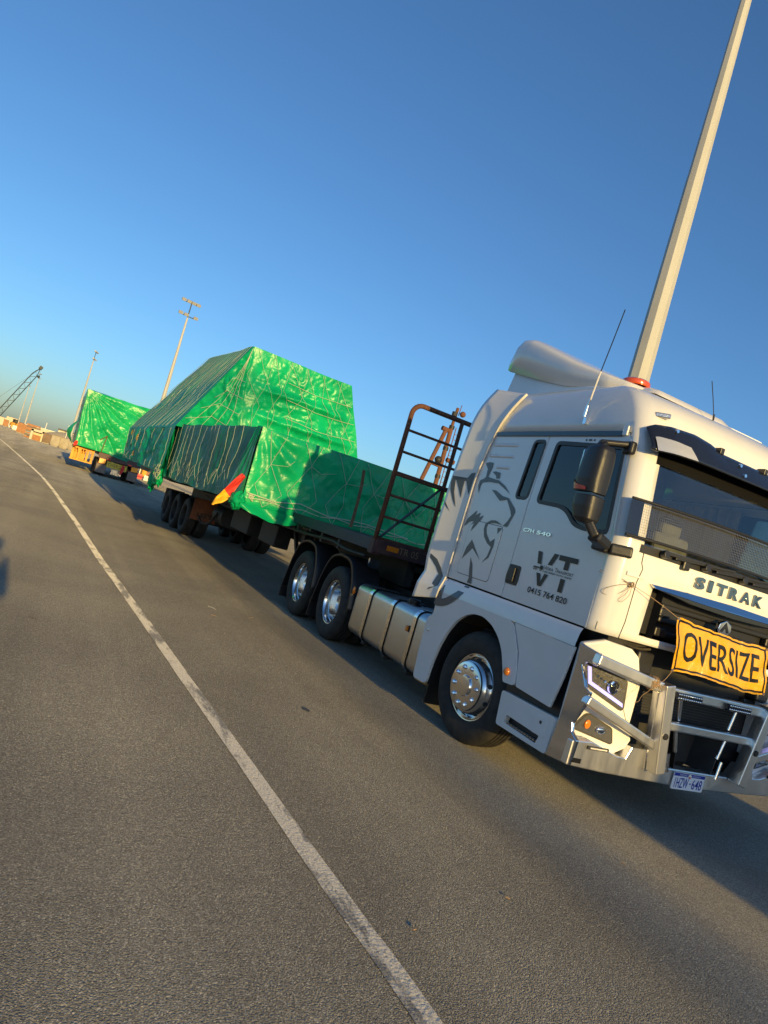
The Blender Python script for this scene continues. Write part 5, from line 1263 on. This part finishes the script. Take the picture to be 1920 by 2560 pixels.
# ------------------------------------------------------------------ rows of blocks and crates
BK = [  # x, y, w (across), d, h, material, label
 (-104.0, -3.2, 1.15, 1.0, 1.45, 'concrete', 'pale concrete block closest to the far load, half hidden by the flapping tarp'),
 (-101.0, -4.35, 1.10, 1.0, 1.45, 'concrete', 'pale concrete block second from the far load'),
 (-100.0, -5.45, 1.10, 1.0, 1.45, 'concrete', 'pale concrete block third from the far load'),
 (-103.5, -6.55, 1.10, 1.1, 1.35, 'concrete2', 'brown stained concrete block beside the hollow cream box'),
 (-134.5, -10.75, .85, 1.0, 1.75, 'crate', 'narrow brown crate beside the teal box'),
 (-139.0, -11.7, 1.05, 1.0, 1.85, 'crate', 'wide orange brown crate left of the narrow one'),
 (-125.0, -9.75, .95, .9, .95, 'teal', 'small teal box low in the row of crates'),
 (-129.0, -9.6, 1.35, .9, 1.9, 'crate', 'brown crate standing behind the teal box'),
 (-160.0, -13.4, 1.4, 1.2, 1.0, 'whitep', 'low white box left of the brown crates'),
 (-205.0, -17.2, 2.6, 1.5, 2.6, 'cream', 'large cream box near the left edge of the row'),
 (-190.0, -17.35, 1.1, 1.2, 1.6, 'crate', 'orange brown crate near the left edge'),
 (-195.0, -18.8, 1.2, 1.2, 2.0, 'cream', 'cream box cut by the left edge of the picture'),
]
for (x, y, w, d, h, mt, lab) in BK:
    b = thing('concrete_block' if 'concrete' in mt else 'crate', lab, 'block' if 'concrete' in mt else 'crate', (x, y, 0), .03, 'blocks and crates in rows by the quay')
    MB().span(-d/2, d/2, -w/2, w/2, .12, h).build('body', M[mt], b, bevel=.05)
    MB().span(-d/2-.03, d/2+.03, -w/2*.8, w/2*.8, 0, .12).build('foot', M['concrete' if mt != 'teal' else 'whitep'], b)
    MB().span(-d/2+.1, d/2-.1, -w/2+.1, w/2-.1, h, h+.05).build('lid', M['chassis' if mt == 'crate' else 'concrete2'], b)
hb = thing('hollow_box', 'cream box with a dark open front in the row of blocks', 'box', (-105, -7.85, 0))
for a in ((-.6, .6, -.85, -.55, 0, 1.45), (-.6, .6, .55, .85, 0, 1.45), (-.6, .6, -.85, .85, 1.2, 1.5), (-.6, -.5, -.55, .55, 0, 1.2)): MB().span(*a).build('side', M['cream'], hb)
MB().span(-.5, .3, -.5, .5, 0, .75).build('brown_content', M['crate'], hb)
rt = thing('timber_stack', 'dark brown timber stack rising behind the hollow cream box', 'stack', (-112, -8.75, 0))
for k in range(7): MB().span(-.6, .6, -.95+.03*(k % 2), .85+.04*(k % 3), .30*k, .30*k+.24).build('timber', M['concrete2' if k % 2 else 'crate'], rt)
ym = thing('yellow_machine', 'small yellow machine between the cream boxes and brown crates', 'machine', (-175, -14.6, 0))
MB().span(-1.2, 1.2, -1.0, .8, .5, 1.5).build('body', M['yellow'], ym, bevel=.1); MB().span(-.8, .5, -.6, .4, 1.5, 2.3).build('cabin', M['chassis'], ym, bevel=.06)
for sx in (-1, 1):
    for sy in (-1, 1): MB().cyl((sx*.8, sy*1.0, .5), (sx*.8, sy*.7, .5), .5, n=18).build('wheel', M['whitep'], ym)
# pale sheds and stockpile in the distance
for (x, y, w, d, h, lab) in ((-240, -17, 14, 10, 1.9, 'long low cream shed on the horizon at the left'), (-235, -6.5, 9, 8, 2.1, 'low cream shed behind the concrete blocks'), (-300, 6, 40, 10, 2.2, 'very long low pale shed on the horizon behind the far load')):
    b = thing('low_shed', lab, 'shed', (x, y, 0)); MB().span(-d/2, d/2, -w/2, w/2, 0, h).build('wall', M['cream'], b); MB().span(-d/2-.3, d/2+.3, -w/2-.2, w/2+.2, h, h+.15).build('roof', M['whitep'], b)
pile = thing('stockpile', 'pale yellow stockpile mound behind the blocks beside the far load', 'stockpile', (-225, -3.0, 0))
def mound(u, v):
    a = 2*math.pi*u; r = v*8.5; return Vector((r*math.cos(a)*1.3, r*math.sin(a), 3.0*max(0, 1-(v**1.6))+.35*noise.noise(Vector((r*math.cos(a), r*math.sin(a), 2))*.5)*(1-v)))
MB().grid(mound, 40, 14).build('mound', mat('pale_gravel', (.62, .52, .33), .95, vary=.25, vscale=1.0, bump=.4, bscale=3), pile, smooth=180)
ro = thing('dark_roof_shed', 'dark-roofed shed behind the pale stockpile', 'shed', (-260, -3.2, 0)); MB().span(-4, 4, -3, 6, 0, 3.3).build('wall', M['cream'], ro); MB().span(-4.3, 4.3, -3.2, 6.2, 3.3, 3.8).build('roof', M['deckblue'], ro)
for i, (x, y, h, lab) in enumerate(((-180, -8.6, 3.6, 'thin white post behind the hollow cream box'), (-175, -3.95, 4.4, 'thin white post in front of the pale stockpile'), (-178, -3.1, 2.8, 'short white post right of the thin white post by the stockpile'))):
    p_ = thing('marker_post', lab, 'post', (x, y, 0), 0, 'white posts'); MB().cyl((0, 0, 0), (0, 0, h), .12, .08, n=8).build('shaft', M['whitep'], p_); MB().cyl((0, 0, 0), (0, 0, .1), .25, n=8).build('base', M['concrete'], p_)
# right of the far trailer: cream and orange plant, barrier
om = thing('generator_box', 'orange cream generator box seen under the load between the two trailers', 'generator', (-63, 3.0, 0))
MB().span(-.8, .8, -.75, .85, .15, 1.3).build('body', M['yellow'], om, bevel=.1); MB().span(.8, .84, -.35, .4, .3, 1.1).build('panel', M['crate'], om); MB().span(-.8, .8, -.6, .7, 0, .15).build('skid', M['chassis'], om)
cm = thing('crate', 'tall cream crate right behind the far trailer mudflap', 'crate', (-64, 1.75, 0)); MB().span(-.5, .5, -.35, .25, 0, 1.5).build('body', M['cream'], cm, bevel=.03); MB().span(-.5, .5, .4, .5, 0, 1.4).build('board', M['whitep'], cm)
for i, y in enumerate((1.55, 2.15, 2.75)):
    b = thing('road_barrier', ['red plastic road barrier nearest the far trailer', 'white plastic road barrier in front of the generator box', 'red plastic road barrier right of the white one', 'last red plastic road barrier towards the near trailer'][i], 'barrier', (-57+.8*i, y, 0), -.1, 'road barriers')
    o = MB().poly([(-.2, 0), (.2, 0), (.2, .12), (.08, .25), (.06, .42), (-.06, .42), (-.08, .25), (-.2, .12)], [], lambda a, b_, d: Vector((a, -.28+d, b_)), .56).build('shell', M['barrier'] if i != 1 else M['whitep'], b, bevel=.02); MB().cyl((0, -.2, .42), (0, -.2, .47), .05, n=8).build('filler_cap', M['whitep'], b)

# ------------------------------------------------------------------ light poles
def light_pole(x, y, label, h=19.5, heads=True, rz=0.0):
    p = thing('light_pole', label, 'light pole', (x, y, 0), rz, 'tall yard light poles')
    mb = MB(); n = 8
    segs = [(0, .30), (5.7, .262), (5.7001, .255), (11.5, .19), (11.5001, .185), (h-1.7, .10)]
    for (z0, ra), (z1, rb) in zip(segs, segs[1:]): mb.cyl((0, 0, z0), (0, 0, z1), ra, rb, n, cap=False)
    mb.build('shaft', M['pole'], p)
    MB().lathe([(.5, 0), (.5, .05), (.32, .06), (.32, .25)], (0, 0, 0), 16, 'Z').build('base_flange', M['pole'], p)
    mb = MB(); mb.cyl((0, 0, h-1.7), (0, 0, h), .06, n=8); mb.beam((0, -1.1, h-1.55), (0, 1.1, h-1.55), .08, .08); mb.beam((0, -1.0, h-.1), (0, 1.0, h-.1), .08, .08); mb.build('head_frame', M['craned'], p)
    for (yy, zz) in ((-.9, h-1.45), (-.25, h-1.45), (.85, h-1.45), (-.95, h), (-.35, h), (.2, h), (.75, h)):
        l = MB().box((.12, yy, zz), (.30, .48, .30), Matrix.Rotation(.5, 3, 'Y')).build('flood_lamp', M['pole'], p, bevel=.05)
        MB().box((.26, yy, zz-.02), (.06, .40, .22), Matrix.Rotation(.5, 3, 'Y')).build('lamp_glass', M['lampglass'], l)
    return p
light_pole(-7.59, 6.30, 'thick tapered light pole rising behind the white cab', 19.5)
light_pole(-75.7, 3.6, 'tall light pole with two rows of flood lamps above the near green load', rz=.25)
light_pole(-149, -3.3, 'slim light pole rising beside the far green load', rz=1.3)
light_pole(-262, -16.5, 'distant light pole right of the crane boom tip', rz=1.3)
light_pole(-335, -22.2, 'most distant light pole under the crane boom', rz=1.3)
light_pole(95, -.95, 'light pole behind the camera whose shadow crosses the road', rz=.1)

# ------------------------------------------------------------------ crane at the left edge
CR = thing('lattice_crane', 'dark lattice boom crane reaching in at the left edge', 'crane', (-150, -32.5, 0))
tip = Vector((-150+5.3, -11.7, 12.5)); c0 = Vector((-150, -32.5, 0))
foot_ = Vector((-149, -26.5, -6.2))
a0 = Vector((-144.6, -15.75, 3.0)); dirb = (tip-a0).normalized()
root = tip-dirb*26; root.z = max(root.z, 1.6)
root = Vector((-144.2, -17.6, 1.3)) if False else a0-dirb*1.6
sideb = dirb.cross(Vector((0, 0, 1))).normalized(); upb = sideb.cross(dirb)
mb = MB(); L_ = (tip-root).length; nb = 16
def ch(t, s1, s2):
    w = .55*min(1, t/.05+.4, (1-t)/.12+.12); return root+dirb*L_*t+sideb*w*s1+upb*w*s2*.8
for s1 in (-1, 1):
    for s2 in (-1, 1): mb.tube([ch(k/nb, s1, s2) for k in range(nb+1)], .055, 5)
mb.build('boom_chords', M['craned'], CR, org=c0)
mb = MB()
for k in range(nb):
    t0, t1 = k/nb, (k+1)/nb; q = 1 if k % 2 else -1
    for s1 in (-1, 1): mb.tube([ch(t0, s1, q), ch(t1, s1, -q)], .032, 4)
    for s2 in (-1, 1): mb.tube([ch(t0, q, s2), ch(t1, -q, s2)], .032, 4)
mb.build('boom_lacing', M['craned'], CR, org=c0)
MB().box(tip+dirb*.3, (.6, 1.5, .55), Matrix((dirb, sideb, upb)).transposed()).build('boom_head', M['craned'], CR, org=c0)
MB().tube([tip, Vector((-144.4, -16.6, 5.4)), Vector((-144.2, -24, 2.4))], .03, 4).build('boom_pendant', M['craned'], CR, org=c0)
MB().tube([tip+dirb*.4, tip+dirb*.4+Vector((0, 0, -1.6))], .02, 4).build('hoist_rope', M['craned'], CR, org=c0); MB().ball(tip+dirb*.4+Vector((0, 0, -1.8)), .25).build('hook_block', M['craned'], CR, org=c0)
MB().span(-146.2, -142.4, -22.5, -17.4, .9, 2.6).build('crane_house', M['craned'], CR, bevel=.1, org=c0)
for x in (-146, -142.6): MB().span(x-.35, x+.35, -22.8, -17.2, 0, .9).build('crawler_track', M['chassis'], CR, bevel=.2, org=c0)
CR.location = c0

# ------------------------------------------------------------------ ship mast behind the trailer gate
SM = thing('ship_mast', 'rusty brown steel mast with ladder and lamps behind the trailer gate', 'mast', (-40, 19.2, 0))
mo = Vector((-40, 19.2, 0))
MB().tube([(-40, 19.44, 0), (-40, 19.44, 5.8), (-40, 19.42, 10.2)], .17, 10).build('main_tube', M['rust'], SM, org=mo)
MB().tube([(-40, 16.6, 0), (-40, 18.23, 5.76), (-40, 19.05, 9.85)], .16, 10).build('leaning_leg', M['rust'], SM, org=mo)
MB().tube([(-40.0, 18.7, 9.86), (-40, 19.3, 9.82)], .17, 10).build('leg_head', M['rust'], SM, org=mo)
for z, y in ((8.9, 18.95), (7.2, 18.5)): MB().tube([(-40, y, z), (-40, 19.42, z-.05)], .10, 8).build('brace', M['rust'], SM, org=mo)
for y in (19.75, 20.05): MB().tube([(-39.9, y, 0), (-39.9, y, 10.2)], .035, 5).build('ladder_rail', M['rust'], SM, org=mo)
for k in range(24): MB().tube([(-39.9, 19.75, .5+.4*k), (-39.9, 20.05, .5+.4*k)], .025, 4).build('ladder_rung', M['rust'], SM, org=mo)
MB().span(-40.5, -39.5, 18.7, 20.2, 10.75, 10.85).build('platform', M['rust'], SM, org=mo); MB().tube([(-40, 19.42, 10.1), (-40, 19.5, 11.6)], .12, 8).build('top_tube', M['rust'], SM, org=mo)
MB().cyl((-39.7, 19.2, 10.9), (-39.7, 19.2, 11.2), .2, n=12).build('radar_drum', M['chassis'], SM, org=mo); MB().ball((-39.6, 19.8, 11.2), .22).build('top_lamp', M['rust'], SM, smooth=180, org=mo); MB().ball((-39.7, 18.95, 7.55), .27).build('horn', M['chassis'], SM, smooth=180, org=mo)
MB().tube([(-39.7, 19.6, 7.75), (-39.7, 20.25, 7.7)], .17, 8).build('lamp_tube', M['rust'], SM, org=mo); MB().tube([(-40, 19.7, 11.1), (-40, 19.75, 11.9)], .03, 4).build('spike', M['rust'], SM, org=mo)
for z in (6.3, 8.4, 10.0): MB().lathe([(.2, 0), (.2, .25)], (-40, 19.44, z), 12, 'Z').build('collar', M['chassis'], SM, org=mo)

# ------------------------------------------------------------------ unseen container shape added behind the camera to shade the bumper
CT = thing('shadow_caster', 'unseen shadow caster added behind the camera, shaped like a maroon container', 'container', (14.0, .90, 0))
MB().span(-3.03, 3.03, -1.18, 1.18, .14, 2.56).build('body', M['maroon'], CT)
for sx in (-1, 1):
    for sy in (-1, 1): MB().span(sx*2.9, sx*3.06, sy*1.08, sy*1.22, 0, 2.60).build('corner_post', M['maroon'], CT)
for sy in (-1, 1):
    for k in range(20): MB().span(-2.85+.29*k, -2.72+.29*k, sy*1.18, sy*1.205, .2, 2.5).build('corrugation', M['maroon'], CT)
for sx in (-1, 1): MB().span(sx*2.95, sx*3.04, -1.1, 1.1, 2.5, 2.59).build('end_rail', M['maroon'], CT)

# ------------------------------------------------------------------ the photographer, behind the camera
PS = thing('person', 'person in dark clothes standing behind the camera with both arms raised to a phone', 'person', (6.2, -5.25, 0), math.pi)
J = [(0, 0, .95, .15), (0, 0, 1.15, .14), (.0, 0, 1.36, .16), (.0, 0, 1.50, .06), (.02, 0, 1.56, .055), (.03, 0, 1.66, .095), (.03, 0, 1.74, .08),
     (0, .19, 1.42, .062), (.10, .27, 1.24, .048), (.36, .20, 1.44, .036), (.44, .15, 1.52, .03), (0, -.19, 1.42, .062), (.10, -.27, 1.24, .048), (.36, -.20, 1.44, .036), (.44, -.15, 1.52, .03),
     (0, .10, .90, .10), (.02, .12, .50, .068), (-.02, .13, .09, .045), (.14, .14, .04, .036), (0, -.10, .90, .10), (.02, -.12, .50, .068), (-.02, -.13, .09, .045), (.14, -.14, .04, .036)]
Eg = [(0, 1), (1, 2), (2, 3), (3, 4), (4, 5), (5, 6), (2, 7), (7, 8), (8, 9), (9, 10), (2, 11), (11, 12), (12, 13), (13, 14), (0, 15), (15, 16), (16, 17), (17, 18), (0, 19), (19, 20), (20, 21), (21, 22)]
me = bpy.data.meshes.new('body'); me.from_pydata([j[:3] for j in J], Eg, []); me.update()
ob_ = link('body', me, mat('dark_clothes', (.03, .035, .05), .9, bump=.3, bscale=60), PS)
sk = ob_.modifiers.new('skin', 'SKIN')
if not me.skin_vertices: me.attributes.new('skin', 'FLOAT', 'POINT')
if me.skin_vertices:
    for i, j in enumerate(J): me.skin_vertices[0].data[i].radius = (j[3], j[3])
    me.skin_vertices[0].data[0].use_root = True
ob_.modifiers.new('sub', 'SUBSURF').render_levels = 2
MB().ball((.0, 0, 1.70), .105, .095, .10, 16, 10).build('hair', mat('dark_hair', (.02, .015, .012), .8), PS, smooth=180)
MB().box((.47, 0, 1.56), (.012, .16, .08)).build('phone', M['gloss'], PS, bevel=.006)
